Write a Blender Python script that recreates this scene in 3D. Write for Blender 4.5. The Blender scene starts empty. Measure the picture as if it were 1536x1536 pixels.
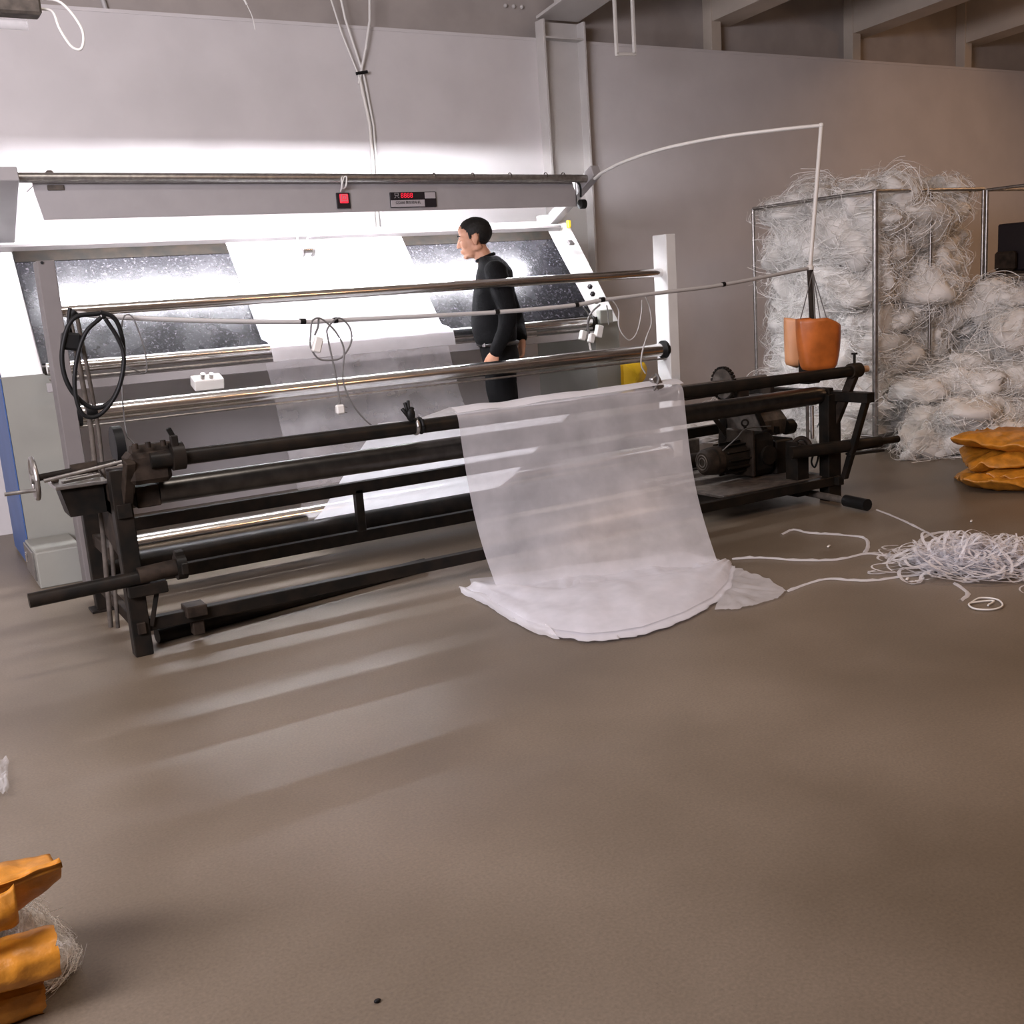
import bpy, bmesh, math, random
import numpy as np
from mathutils import Vector, Matrix
SC = bpy.context.scene
COL = SC.collection
V = Vector
PI = math.pi

# ------------------------------------------------------------------ camera
cd = bpy.data.cameras.new('camera'); cam = bpy.data.objects.new('camera', cd); COL.objects.link(cam)
a, b, c = -0.526904991, 0.204036131, -0.0705665709
ca, sa, cb, sb, cc, sc_ = math.cos(a), math.sin(a), math.cos(b), math.sin(b), math.cos(c), math.sin(c)
R = (np.array([[cc, -sc_, 0], [sc_, cc, 0], [0, 0, 1]]) @ np.array([[1, 0, 0], [0, cb, -sb], [0, sb, cb]])
     @ np.array([[ca, 0, sa], [0, 1, 0], [-sa, 0, ca]]) @ np.array([[1, 0, 0], [0, 0, -1], [0, 1, 0.]]))
m = Matrix.Identity(4)
for i in range(3):
    m[i][0] = R[0][i]; m[i][1] = -R[1][i]; m[i][2] = -R[2][i]
m[0][3], m[1][3], m[2][3] = 0, 0, 1.4
cam.matrix_world = m
cd.sensor_width = 36; cd.lens = 1590.186 / 1536 * 36; cd.clip_start = 0.05; cd.clip_end = 100
SC.camera = cam

# ------------------------------------------------------------------ view, world, lamps
SC.view_settings.view_transform = 'Standard'; SC.view_settings.look = 'None'
SC.view_settings.exposure = 0.0; SC.view_settings.gamma = 1; SC.view_settings.use_curve_mapping = False
W = bpy.data.worlds.new('world'); SC.world = W; W.use_nodes = True
W.node_tree.nodes['Background'].inputs[0].default_value = (1.0, .80, .62, 1)
W.node_tree.nodes['Background'].inputs[1].default_value = 0.05
TUBE_STRENGTH = 160.0

def area(name, loc, size, power, color, target=None, sy=None):
    l = bpy.data.lights.new(name, 'AREA'); l.energy = power; l.color = color; l.shape = 'RECTANGLE'
    l.size = size; l.size_y = sy or size
    o = bpy.data.objects.new(name, l); COL.objects.link(o); o.location = loc
    d = (V(target) - V(loc)) if target else V((0, 0, -1))
    o.rotation_euler = d.to_track_quat('-Z', 'Y').to_euler()
    return o
WARM = (1.0, .58, .32)
area('overhead_area_light', (1.8, 3.4, 4.5), 1.2, 55, (1, .93, .88), sy=.3)  # unseen white light, added to brighten the wall below the board
area('overhead_area_light', (4.5, .2, 4.4), 1.2, 80, WARM, sy=.3)
area('overhead_area_light', (10.0, 4.2, 4.4), 1.2, 66, WARM, sy=.3)
area('overhead_area_light', (13.0, 2.5, 3.0), 1.2, 18, WARM, target=(8.5, 8, 2), sy=.3)
area('left_fill_light', (-2.6, 1.6, 2.8), 3.2, 460, (.97, .91, 1.0), target=(.4, 8.0, 1.9), sy=1.2)  # unseen fill light added from the left, no machine stands there

# ------------------------------------------------------------------ materials
def mat(name, color, rough=.6, metal=0, noise=0, scale=20, emit=None, strength=0, bump=0, spec=.5, dark=None, detail=4, trans=0):
    m = bpy.data.materials.new(name); m.use_nodes = True; nt = m.node_tree
    p = nt.nodes['Principled BSDF']
    p.inputs['Base Color'].default_value = (*color, 1); p.inputs['Roughness'].default_value = rough
    p.inputs['Metallic'].default_value = metal; p.inputs['Specular IOR Level'].default_value = spec
    if emit:
        p.inputs['Emission Color'].default_value = (*emit, 1); p.inputs['Emission Strength'].default_value = strength
    if noise or bump:
        tc = nt.nodes.new('ShaderNodeTexCoord'); n = nt.nodes.new('ShaderNodeTexNoise')
        n.inputs['Scale'].default_value = scale; n.inputs['Detail'].default_value = detail
        nt.links.new(tc.outputs['Object'], n.inputs['Vector'])
        if noise:
            r = nt.nodes.new('ShaderNodeValToRGB')
            d = dark or tuple(x * (1 - noise) for x in color)
            r.color_ramp.elements[0].color = (*d, 1); r.color_ramp.elements[0].position = .35
            r.color_ramp.elements[1].color = (*color, 1); r.color_ramp.elements[1].position = .65
            nt.links.new(n.outputs['Fac'], r.inputs[0]); nt.links.new(r.outputs[0], p.inputs['Base Color'])
        if bump:
            bp = nt.nodes.new('ShaderNodeBump'); bp.inputs['Strength'].default_value = bump; bp.inputs['Distance'].default_value = .01
            nt.links.new(n.outputs['Fac'], bp.inputs['Height']); nt.links.new(bp.outputs[0], p.inputs['Normal'])
    return m

def cloth_mat(name, color, alpha, transl=.4, wscale=60, amp=.15):
    m = bpy.data.materials.new(name); m.use_nodes = True; nt = m.node_tree; N = nt.nodes; L = nt.links
    N.clear(); out = N.new('ShaderNodeOutputMaterial')
    d = N.new('ShaderNodeBsdfDiffuse'); t = N.new('ShaderNodeBsdfTranslucent'); tr = N.new('ShaderNodeBsdfTransparent')
    g = N.new('ShaderNodeBsdfGlossy'); g.inputs['Roughness'].default_value = .35; g.inputs['Color'].default_value = (.9, .9, .95, 1)
    d.inputs[0].default_value = (*color, 1); t.inputs[0].default_value = (*color, 1)
    m1 = N.new('ShaderNodeMixShader'); m1.inputs[0].default_value = transl; L.new(d.outputs[0], m1.inputs[1]); L.new(t.outputs[0], m1.inputs[2])
    mg = N.new('ShaderNodeMixShader'); mg.inputs[0].default_value = .06; L.new(m1.outputs[0], mg.inputs[1]); L.new(g.outputs[0], mg.inputs[2])
    m2 = N.new('ShaderNodeMixShader'); L.new(tr.outputs[0], m2.inputs[1]); L.new(mg.outputs[0], m2.inputs[2])
    tc = N.new('ShaderNodeTexCoord'); n = N.new('ShaderNodeTexNoise'); n.inputs['Scale'].default_value = wscale / 12; n.inputs['Detail'].default_value = 8
    mr = N.new('ShaderNodeMapRange'); mr.inputs['From Min'].default_value = .3; mr.inputs['From Max'].default_value = .7
    mr.inputs['To Min'].default_value = alpha - amp; mr.inputs['To Max'].default_value = min(1, alpha + amp)
    L.new(tc.outputs['Object'], n.inputs['Vector']); L.new(n.outputs['Fac'], mr.inputs['Value']); L.new(mr.outputs[0], m2.inputs[0])
    L.new(m2.outputs[0], out.inputs[0])
    return m

def floor_mat():
    m = bpy.data.materials.new('polished_concrete'); m.use_nodes = True; nt = m.node_tree; N = nt.nodes; L = nt.links
    p = N['Principled BSDF']; tc = N.new('ShaderNodeTexCoord')
    n1 = N.new('ShaderNodeTexNoise'); n1.inputs['Scale'].default_value = .9; n1.inputs['Detail'].default_value = 5
    n2 = N.new('ShaderNodeTexNoise'); n2.inputs['Scale'].default_value = 120; n2.inputs['Detail'].default_value = 3
    n3 = N.new('ShaderNodeTexVoronoi'); n3.inputs['Scale'].default_value = 55
    for n in (n1, n2, n3): L.new(tc.outputs['Object'], n.inputs['Vector'])
    r = N.new('ShaderNodeValToRGB'); r.color_ramp.elements[0].position = .3; r.color_ramp.elements[1].position = .7
    r.color_ramp.elements[0].color = (.100, .076, .050, 1); r.color_ramp.elements[1].color = (.192, .155, .116, 1)
    L.new(n1.outputs['Fac'], r.inputs[0])
    mx = N.new('ShaderNodeMixRGB'); mx.blend_type = 'OVERLAY'; mx.inputs[0].default_value = .35
    L.new(r.outputs[0], mx.inputs[1]); L.new(n2.outputs['Fac'], mx.inputs[2])
    sp = N.new('ShaderNodeMath'); sp.operation = 'LESS_THAN'; sp.inputs[1].default_value = .075; L.new(n3.outputs['Distance'], sp.inputs[0])
    mx2 = N.new('ShaderNodeMixRGB'); mx2.blend_type = 'MIX'; mx2.inputs[2].default_value = (.07, .055, .045, 1)
    ml = N.new('ShaderNodeMath'); ml.operation = 'MULTIPLY'; ml.inputs[1].default_value = .45; L.new(sp.outputs[0], ml.inputs[0]); L.new(ml.outputs[0], mx2.inputs[0])
    L.new(mx.outputs[0], mx2.inputs[1]); L.new(mx2.outputs[0], p.inputs['Base Color'])
    mr = N.new('ShaderNodeMapRange'); mr.inputs['To Min'].default_value = .30; mr.inputs['To Max'].default_value = .50
    L.new(n1.outputs['Fac'], mr.inputs['Value']); L.new(mr.outputs[0], p.inputs['Roughness'])
    p.inputs['Specular IOR Level'].default_value = .5
    bp = N.new('ShaderNodeBump'); bp.inputs['Strength'].default_value = .05; bp.inputs['Distance'].default_value = .002
    L.new(n2.outputs['Fac'], bp.inputs['Height']); L.new(bp.outputs[0], p.inputs['Normal'])
    return m

def board_mat():
    m = bpy.data.materials.new('scratched_black_board'); m.use_nodes = True; nt = m.node_tree; N = nt.nodes; L = nt.links
    p = N['Principled BSDF']; tc = N.new('ShaderNodeTexCoord')
    n1 = N.new('ShaderNodeTexNoise'); n1.inputs['Scale'].default_value = 5; n1.inputs['Detail'].default_value = 6
    n2 = N.new('ShaderNodeTexNoise'); n2.inputs['Scale'].default_value = 55; n2.inputs['Detail'].default_value = 7; n2.inputs['Roughness'].default_value = .8
    L.new(tc.outputs['Object'], n1.inputs['Vector']); L.new(tc.outputs['Object'], n2.inputs['Vector'])
    r = N.new('ShaderNodeValToRGB'); r.color_ramp.elements[0].position = .55; r.color_ramp.elements[0].color = (.010, .010, .012, 1)
    r.color_ramp.elements[1].position = .80; r.color_ramp.elements[1].color = (.30, .28, .30, 1)
    L.new(n2.outputs['Fac'], r.inputs[0]); L.new(r.outputs[0], p.inputs['Base Color'])
    mr = N.new('ShaderNodeMapRange'); mr.inputs['From Min'].default_value = .3; mr.inputs['From Max'].default_value = .7
    mr.inputs['To Min'].default_value = .20; mr.inputs['To Max'].default_value = .32
    L.new(n1.outputs['Fac'], mr.inputs['Value']); L.new(mr.outputs[0], p.inputs['Roughness'])
    return m

M = {}
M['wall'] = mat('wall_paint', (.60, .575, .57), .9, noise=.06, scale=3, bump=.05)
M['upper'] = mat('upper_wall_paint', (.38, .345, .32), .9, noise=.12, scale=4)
M['floor'] = floor_mat()
M['board'] = board_mat()
M['white'] = mat('white_enamel', (.72, .72, .70), .45, noise=.05, scale=6)
M['grey'] = mat('grey_enamel', (.31, .295, .295), .45, noise=.06, scale=8)
M['greygreen'] = mat('grey_green_enamel', (.25, .25, .22), .5, noise=.06, scale=5)
M['postgrey'] = mat('brown_grey_post', (.155, .14, .135), .55, noise=.08, scale=9)
M['blue'] = mat('blue_enamel', (.045, .10, .27), .5, noise=.15, scale=5)
M['chrome'] = mat('polished_steel', (.86, .84, .82), .20, 1, noise=.12, scale=25)
M['dullsteel'] = mat('dull_steel', (.42, .40, .38), .35, .9, noise=.3, scale=30)
M['black'] = mat('black_painted_steel', (.008, .0075, .0065), .42, 0, noise=.4, scale=14, dark=(.016, .012, .009), spec=.12)
M['rust'] = mat('rusty_dark_steel', (.034, .024, .017), .65, .1, noise=.6, scale=18, spec=.15)
M['roller'] = mat('dark_roller', (.07, .064, .058), .30, .75, noise=.35, scale=14)
M['rubber'] = mat('black_rubber', (.007, .007, .007), .5, spec=.2)
M['dust'] = mat('dusty_steel', (.10, .082, .066), .8, .1, noise=.5, scale=22)
M['pvc'] = mat('white_plastic_pipe', (.66, .64, .60), .4)
M['greypipe'] = mat('grey_plastic_pipe', (.42, .41, .40), .4)
M['cable'] = mat('grey_cable', (.13, .125, .12), .5)
M['whitewire'] = mat('white_wire', (.7, .69, .66), .5)
M['tube'] = mat('lit_fluorescent_tube', (1, 1, 1), .5, emit=(.93, .93, 1.0), strength=TUBE_STRENGTH)
M['redled'] = mat('red_led', (.4, .01, .02), .4, emit=(1, .02, .06), strength=.7)
M['panel'] = mat('dark_panel', (.018, .015, .017), .35, spec=.2)
M['lightpanel'] = mat('silver_panel', (.33, .31, .32), .4)
M['skin'] = mat('skin', (.46, .235, .145), .5, noise=.10, scale=18)
M['hair'] = mat('black_hair', (.008, .007, .006), .6, spec=.25, noise=.4, scale=60, bump=.4)
M['sweater'] = mat('black_sweater', (.0045, .0045, .005), .9, spec=.15, bump=.35, scale=90, noise=.2)
M['trousers'] = mat('black_trousers', (.004, .004, .0045), .8, spec=.15, bump=.2, scale=30)
M['belt'] = mat('black_leather', (.02, .018, .018), .35)
M['orange'] = mat('orange_plastic', (.55, .15, .028), .35, noise=.35, scale=9)
M['palorange'] = mat('pale_orange_plastic', (.66, .32, .15), .45, noise=.1, scale=9)
M['sack'] = mat('orange_woven_sack', (.58, .235, .022), .42, noise=.35, scale=22, bump=.5)
M['yellow'] = mat('yellow_plastic', (.80, .50, .02), .4, noise=.15, scale=10)
M['fibre'] = mat('white_nylon_fibre', (.90, .89, .86), .5, noise=.1, scale=8)
M['fibrecore'] = mat('white_nylon_mass', (.84, .82, .78), .8, noise=.16, scale=7, bump=.9)
M['concrete'] = mat('concrete_beam', (.50, .44, .37), .85, noise=.12, scale=3)
M['steelwhite'] = mat('white_painted_steel', (.52, .50, .48), .6, noise=.06, scale=5)
M['woodend'] = mat('pale_wood', (.50, .32, .20), .6)
M['net'] = cloth_mat('white_mesh_fabric', (.86, .86, .90), .52, .35, 70, .10)
M['netdense'] = cloth_mat('layered_mesh_fabric', (.88, .88, .91), .92, .5, 50, .08)
M['nethang'] = cloth_mat('sheer_mesh_fabric', (.84, .84, .88), .30, .35, 60, .08)
M['film'] = cloth_mat('clear_film', (.8, .8, .8), .25, .3, 50, .1)

# ------------------------------------------------------------------ helpers
def root_origin(p):
    o = V((0, 0, 0))
    while p is not None:
        o += V(p.location); p = p.parent
    return o

class MB:
    """collects shapes, then links them as ONE mesh object"""
    def __init__(s): s.v = []; s.f = []; s.sm = []
    def add(s, vs, fs, smooth=False):
        n = len(s.v); s.v += [tuple(x) for x in vs]; s.f += [tuple(i + n for i in f) for f in fs]; s.sm += [smooth] * len(fs); return s
    def box(s, c, d, bev=0.004, rot=None, ang=None):
        bm = bmesh.new(); bmesh.ops.create_cube(bm, size=1)
        for v in bm.verts: v.co = V((v.co.x * d[0], v.co.y * d[1], v.co.z * d[2]))
        bb = min(bev, min(d) * .3)
        if bb > 0: bmesh.ops.bevel(bm, geom=bm.edges[:], offset=bb, segments=1, affect='EDGES')
        M3 = rot if rot is not None else (Matrix.Rotation(ang[0], 3, ang[1]) if ang else Matrix.Identity(3))
        bm.verts.index_update()
        s.add([M3 @ v.co + V(c) for v in bm.verts], [[v.index for v in f.verts] for f in bm.faces]); bm.free(); return s
    def bar(s, p0, p1, w, h, bev=.003, up=(0, 0, 1)):
        p0, p1 = V(p0), V(p1); x = (p1 - p0); L = x.length; x.normalize(); u = V(up)
        if abs(x.dot(u)) > .98: u = V((0, 1, 0))
        y = u.cross(x).normalized(); z = x.cross(y)
        return s.box((p0 + p1) / 2, (L, w, h), bev, Matrix((x, y, z)).transposed())
    def tube(s, pts, r, n=12, cap=True, smooth=True):
        pts = [V(p) for p in pts]; k = len(pts); rs = r if isinstance(r, (list, tuple)) else [r] * k
        t0 = (pts[1] - pts[0]).normalized(); u = V((0, 0, 1)) if abs(t0.z) < .9 else V((1, 0, 0))
        a = t0.cross(u).normalized(); vs = []
        for i, p in enumerate(pts):
            t = (pts[min(i + 1, k - 1)] - pts[max(i - 1, 0)]).normalized()
            a = (a - t * a.dot(t)).normalized(); b2 = t.cross(a)
            for j in range(n):
                th = 2 * PI * j / n; vs.append(p + (a * math.cos(th) + b2 * math.sin(th)) * rs[i])
        fs = [(i * n + j, i * n + (j + 1) % n, (i + 1) * n + (j + 1) % n, (i + 1) * n + j) for i in range(k - 1) for j in range(n)]
        s.add(vs, fs, smooth)
        if cap:
            s.add(vs[:n], [tuple(range(n))[::-1]]); s.add(vs[-n:], [tuple(range(n))])
        return s
    def ring(s, c, axis, R0, r, n=28, m_=8, a0=0, a1=2 * PI):
        ax = V(axis).normalized(); u = V((0, 0, 1)) if abs(ax.z) < .9 else V((1, 0, 0)); e = ax.cross(u).normalized(); g = ax.cross(e)
        pts = [V(c) + (e * math.cos(a0 + (a1 - a0) * i / n) + g * math.sin(a0 + (a1 - a0) * i / n)) * R0 for i in range(n + 1)]
        return s.tube(pts, r, m_, cap=abs(a1 - a0) < 6.2)
    def sphere(s, c, rad, n=12, rot=None):
        rad = rad if isinstance(rad, (list, tuple)) else (rad,) * 3
        vs = []; fs = []
        for i in range(n + 1):
            ph = PI * i / n
            for j in range(2 * n):
                th = PI * j / n; q = V((rad[0] * math.sin(ph) * math.cos(th), rad[1] * math.sin(ph) * math.sin(th), rad[2] * math.cos(ph)))
                vs.append((rot @ q if rot else q) + V(c))
        for i in range(n):
            for j in range(2 * n):
                A, B = i * 2 * n + j, i * 2 * n + (j + 1) % (2 * n); fs.append((A, B, B + 2 * n, A + 2 * n))
        return s.add(vs, fs, True)
    def grid(s, fn, nu, nv, smooth=True):
        vs = [fn(i / nu, j / nv) for j in range(nv + 1) for i in range(nu + 1)]
        fs = [(j * (nu + 1) + i, j * (nu + 1) + i + 1, (j + 1) * (nu + 1) + i + 1, (j + 1) * (nu + 1) + i) for j in range(nv) for i in range(nu)]
        return s.add(vs, fs, smooth)
    def prism(s, poly, d):
        """poly: list of 3d points, d: extrusion vector"""
        n = len(poly); vs = [V(p) for p in poly] + [V(p) + V(d) for p in poly]
        fs = [tuple(range(n)), tuple(range(n, 2 * n))[::-1]] + [(i, i + n, (i + 1) % n + n, (i + 1) % n) for i in range(n)]
        return s.add(vs, fs)
    def build(s, name, m_, parent=None, label=None, kind=None, origin=None):
        me = bpy.data.meshes.new(name)
        if parent is None and origin is None:
            xs = np.array(s.v); mn, mx = xs.min(0), xs.max(0); origin = V(((mn[0] + mx[0]) / 2, (mn[1] + mx[1]) / 2, mn[2]))
        o_ = V(origin) if parent is None else root_origin(parent)
        me.from_pydata([V(v) - o_ for v in s.v], [], s.f)
        me.polygons.foreach_set('use_smooth', s.sm)
        bm = bmesh.new(); bm.from_mesh(me); bmesh.ops.recalc_face_normals(bm, faces=bm.faces); bm.to_mesh(me); bm.free()
        o = bpy.data.objects.new(name, me); COL.objects.link(o); me.materials.append(m_ if not isinstance(m_, str) else M[m_])
        if parent is None: o.location = o_
        else: o.parent = parent
        if label: o['label'] = label
        if kind: o['kind'] = kind
        return o

def thing(name, label, cat, loc, group=None):
    o = bpy.data.objects.new(name, None); o.empty_display_size = .1; COL.objects.link(o); o.location = loc
    o['label'] = label; o['category'] = cat
    if group: o['group'] = group
    return o
def tag(o, label, cat, group=None, kind=None):
    o['label'] = label; o['category'] = cat
    if group: o['group'] = group
    if kind: o['kind'] = kind
    return o
def struct(name, mb, m_, parent=None):
    o = mb.build(name, m_, parent)
    if parent is None: o['kind'] = 'structure'
    return o
def smoothpath(pts, sub=6):
    pts = [V(p) for p in pts]; out = []
    P = [pts[0] * 2 - pts[1]] + pts + [pts[-1] * 2 - pts[-2]]
    for i in range(1, len(P) - 2):
        p0, p1, p2, p3 = P[i - 1:i + 3]
        for k in range(sub):
            t = k / sub
            out.append(.5 * ((2 * p1) + (p2 - p0) * t + (2 * p0 - 5 * p1 + 4 * p2 - p3) * t * t + (3 * p1 - p0 - 3 * p2 + p3) * t ** 3))
    out.append(pts[-1]); return out
rnd = random.Random(7)
from mathutils import noise as nz

# ================================================================== SETTING
WY = 8.0; WT = 3.45
struct('floor', MB().box((5, 2.5, -.05), (22, 15, .1), 0), 'floor')
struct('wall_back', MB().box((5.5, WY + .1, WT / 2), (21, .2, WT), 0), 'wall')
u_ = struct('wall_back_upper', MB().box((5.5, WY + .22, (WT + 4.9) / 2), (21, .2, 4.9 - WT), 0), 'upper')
struct('trim_ledge', MB().box((5.5, WY + .06, WT + .012), (21, .13, .024), 0), 'wall')
struct('wall_right', MB().box((15.1, 2.5, 2.45), (.2, 15, 4.9), 0), 'wall')
struct('wall_left', MB().box((-5.1, 2.5, 2.45), (.2, 15, 4.9), 0), 'wall')
struct('wall_front', MB().box((5, -5.1, 2.45), (22, .2, 4.9), 0), 'wall')
struct('ceiling', MB().box((5, 2.5, 5.0), (22, 15.4, .2), 0), 'concrete')

# white steel column with open web set into the wall, carrying a sloping steel beam
colm = thing('steel_column', 'white painted steel column standing against the wall behind the machine', 'column', (5.42, WY - .06, 0))
MB().box((5.22, WY - .06, 1.8), (.022, .12, 3.6), .002).build('flange', 'steelwhite', colm)
MB().box((5.63, WY - .06, 1.8), (.022, .12, 3.6), .002).build('flange', 'steelwhite', colm)
MB().box((5.425, WY - .012, 1.8), (.39, .02, 3.6), .001).build('web', 'steelwhite', colm)
MB().box((5.425, WY - .06, 3.46), (.39, .11, .015), .001).build('stiffener_plate', 'steelwhite', colm)
MB().bar((5.425, WY - .02, 3.63), (5.425, 2.2, 4.35), .43, .025).build('beam_flange', 'steelwhite', colm)
MB().prism([(5.415, WY, 3.64), (5.415, 2.2, 4.36), (5.415, 2.2, 4.88), (5.415, WY, 4.88)], (.02, 0, 0)).build('beam_web', 'steelwhite', colm)
for z in (3.74, 3.86, 3.98, 4.10):
    for x in (5.0, 5.08, 5.16):
        MB().sphere((x, WY + .11, z), .018, 5).build('bolt', 'steelwhite', colm)

# concrete beams running from the wall towards the camera, each with a pilaster
for i, (x, lab) in enumerate(((7.25, 'concrete ceiling beam nearest the white steel column'), (9.13, 'middle concrete ceiling beam above the fibre racks'), (10.9, 'concrete ceiling beam at the right edge of the picture'))):
    t = thing('ceiling_beam', lab, 'beam', (x, WY, WT))
    MB().prism([(x - .08, WY + .14, 3.72), (x - .08, -4.9, 4.30), (x - .08, -4.9, 4.88), (x - .08, WY + .14, 4.88)], (.30, 0, 0)).build('beam_body', 'concrete', t)
    MB().box((x - .035, WY + .06, (WT + 4.85) / 2 + .01), (.12, .12, 4.85 - WT), .004).build('pilaster', 'concrete', t)

# conduit on the wall
cp = thing('wall_conduit', 'thin white conduit pipe running down the wall behind the machine', 'pipe', (3.6, WY, 2))
MB().tube([(3.6, WY - .02, 1.9), (3.61, WY - .02, 2.75), (3.56, WY - .02, 3.1)], .014).build('conduit', 'pvc', cp)
MB().tube([(3.635, WY - .02, 1.9), (3.64, WY - .02, 2.75), (3.60, WY - .02, 3.1), (3.47, WY - .06, 3.5), (3.40, WY - .06, 4.0)], .009).build('wire', 'whitewire', cp)
MB().tube([(3.55, WY - .02, 3.05), (3.62, WY - .05, 3.3), (3.67, WY - .06, 3.5), (3.72, WY - .06, 4.0)], .010).build('wire', 'whitewire', cp)
MB().tube([(3.56, WY - .03, 3.08), (3.44, WY - .04, 3.4), (3.30, WY - .06, 3.9)], .007).build('wire', 'whitewire', cp)
MB().tube([(3.53, WY - .03, 3.12), (3.62, WY - .045, 3.135)], .012).build('cable_tie', 'rubber', cp)
tag(MB().tube(smoothpath([(1.72, WY + .1, 4.3), (1.74, WY + .1, 3.7), (1.77, WY + .1, 3.47)]), .016).build('downpipe', 'greypipe'),
    'thin grey conduit on the dark upper wall near the top left corner', 'pipe')
w1 = tag(MB().tube(smoothpath([(2.57, WY - .4, 4.9), (2.56, WY - .42, 4.0), (2.54, WY - .4, 3.62), (2.60, WY - .4, 3.46)]), .008)
         .tube(smoothpath([(2.60, WY - .4, 3.46), (2.63, WY - .4, 3.38), (2.64, WY - .4, 3.30)]), .0035).build('hanging_wire', 'whitewire'),
         'loose white wire end hanging down in front of the upper left wall', 'wire')

# hanging white frame
hf = MB()
for p, q in (((5.52, 7.3, 3.21), (5.52, 7.3, 4.9)), ((5.70, 7.3, 3.22), (5.70, 7.3, 4.9)), ((5.51, 7.3, 3.21), (5.71, 7.3, 3.22))):
    hf.bar(p, q, .025, .025)
tag(hf.build('ceiling_hanger', 'pvc'), 'narrow white rectangular hanger frame suspended from the ceiling', 'hanger')

# unlit lamp fitting at top left
lf = thing('lamp_fitting', 'unlit lamp fitting with a white wire loop in the top left corner', 'lamp', (.86, 5.2, 3.0))
MB().box((.60, 5.2, 2.74), (.52, .10, .09), .01).build('lamp_body', 'dust', lf)
MB().tube([(.36, 5.2, 2.66), (.80, 5.2, 2.66)], .022).build('lamp_tube', 'film', lf)
MB().tube([(.60, 5.2, 2.78), (.60, 5.2, 4.9)], .006).build('suspension_rod', 'cable', lf)
MB().tube(smoothpath([(.85, 5.2, 2.77), (.95, 5.2, 2.76), (1.02, 5.2, 2.66), (1.01, 5.2, 2.58), (.97, 5.2, 2.58), (.93, 5.2, 2.65), (.91, 5.2, 2.72), (.86, 5.2, 2.73)]), .006, 8).build('wire_loop', 'whitewire', lf)
#SPLIT
RW = R.T
def at(u, v, y=None, x=None, z=None):
    """world point seen at photo pixel (u, v) on the plane y, x or z = const (measuring aid)"""
    d = V(RW @ np.array([u - 768, v - 768, 1590.186])); o = V((0, 0, 1.4))
    t = (y / d.y) if y is not None else (x / d.x) if x is not None else ((z - 1.4) / d.z)
    return o + d * t

# ================================================================== INSPECTION MACHINE
im = thing('fabric_inspection_machine', 'white and grey fabric inspection machine with a sloping black board under a lit lamp hood', 'machine', (2.75, 6.6, 0))
BX0, BX1 = .82, 4.67
BY0, BZ0, BY1, BZ1 = 6.62, 1.18, 7.18, 1.86
for x0, x1, nm in ((.60, BX0, 'left'), (BX1, 4.89, 'right')):
    cab = MB().prism([(x0, 6.6, 0.0), (x0, 7.42, 0), (x0, 7.42, 1.13), (x0, 6.6, 1.13)], (x1 - x0 + (.12 if nm == 'left' else 0), 0, 0)).build('side_cabinet', 'greygreen', im)
    fr = MB().prism([(x0 + .002, 6.60, 1.13), (x0 + .002, 7.20, 1.90), (x0 + .002, 7.5, 1.90), (x0 + .002, 7.42, 1.13)], (x1 - x0 - .004, 0, 0)).build('sloping_side_frame', 'white', im)
    xx = x0 - .004
    if nm == 'left':
        MB().prism([(xx - .004, 6.605, 1.13), (xx - .004, 7.2, 1.895), (xx - .004, 7.5, 1.895), (xx - .004, 7.42, 1.13)], (.006, 0, 0)).build('side_cover', 'blue', im, 'blue outer side cover')
        MB().prism([(xx - .004, 6.61, .02), (xx - .004, 7.42, .02), (xx - .004, 7.42, 1.12), (xx - .004, 6.61, 1.12)], (.006, 0, 0)).build('side_cover', 'blue', im, 'blue outer side cover')
        ft = MB().box((.70, 6.36, .10), (.24, .46, .20), .006).build('foot_box', 'greygreen', im)
        MB().box((.575, 6.40, .11), (.012, .36, .16), .003).build('cover_plate', 'dullsteel', ft)
        MB().box((.565, 6.45, .14), (.012, .03, .03), .003).bar((.56, 6.42, .15), (.56, 6.42, .10), .01, .012).build('latch', 'chrome', ft)
    else:
        MB().box((4.78, 6.36, .10), (.24, .46, .20), .006).build('foot_box', 'greygreen', im)
        MB().box((5.06, 6.2, .125), (.14, .42, .25), .006).build('foot_box', 'dust', im)
        for (u, v) in ((885, 430), (889, 441), (895, 452)):
            p = at(u, v, y=6.66); MB().box(p, (.03, .03, .03), .004, ang=(-.9, 'X')).build('rocker_switch', 'panel', fr)
        p = at(856, 364, y=6.98); MB().box(p, (.05, .02, .05), .004, ang=(-.9, 'X')).build('slot_cover', 'dullsteel', fr)
        p = at(853, 336, y=7.1); MB().box(p, (.03, .03, .06), .006).build('tag', 'yellow', fr, 'small yellow tag')
# board
bmesh_dir = V((0, BY1 - BY0, BZ1 - BZ0)).normalized()
bl = math.hypot(BY1 - BY0, BZ1 - BZ0); bang = math.atan2(BZ1 - BZ0, BY1 - BY0)
MB().box(((BX0 + BX1) / 2, (BY0 + BY1) / 2, (BZ0 + BZ1) / 2), (BX1 - BX0 - .004, bl, .018), .002, ang=(bang, 'X')).build('inspection_board', 'board', im)
MB().box(((BX0 + BX1) / 2, 7.21, 1.895), (4.28, .07, .05), .004).build('top_rail', 'white', im)
MB().box(((BX0 + BX1) / 2, 7.150, 1.862), (4.06, .05, .022), .002, ang=(-.75, 'X')).build('rail_lip', 'postgrey', im)  # darker grey than the rail: its shade is put into the colour
MB().box(((BX0 + BX1) / 2, BY1 - .06 * math.cos(bang) - .0085, BZ1 - .06 * math.sin(bang) + .0068), (BX1 - BX0 - .01, .11, .005), .001, ang=(bang, 'X')).build('shade_strip', 'black', im)  # dark strip painting the shadow line between rail and board
MB().box((.70, 7.2, 1.945), (.16, .10, .05), .004).build('rail_bracket', 'white', im)
MB().box((4.72, 7.24, 1.945), (.14, .10, .05), .004).build('rail_bracket', 'white', im)
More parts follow.
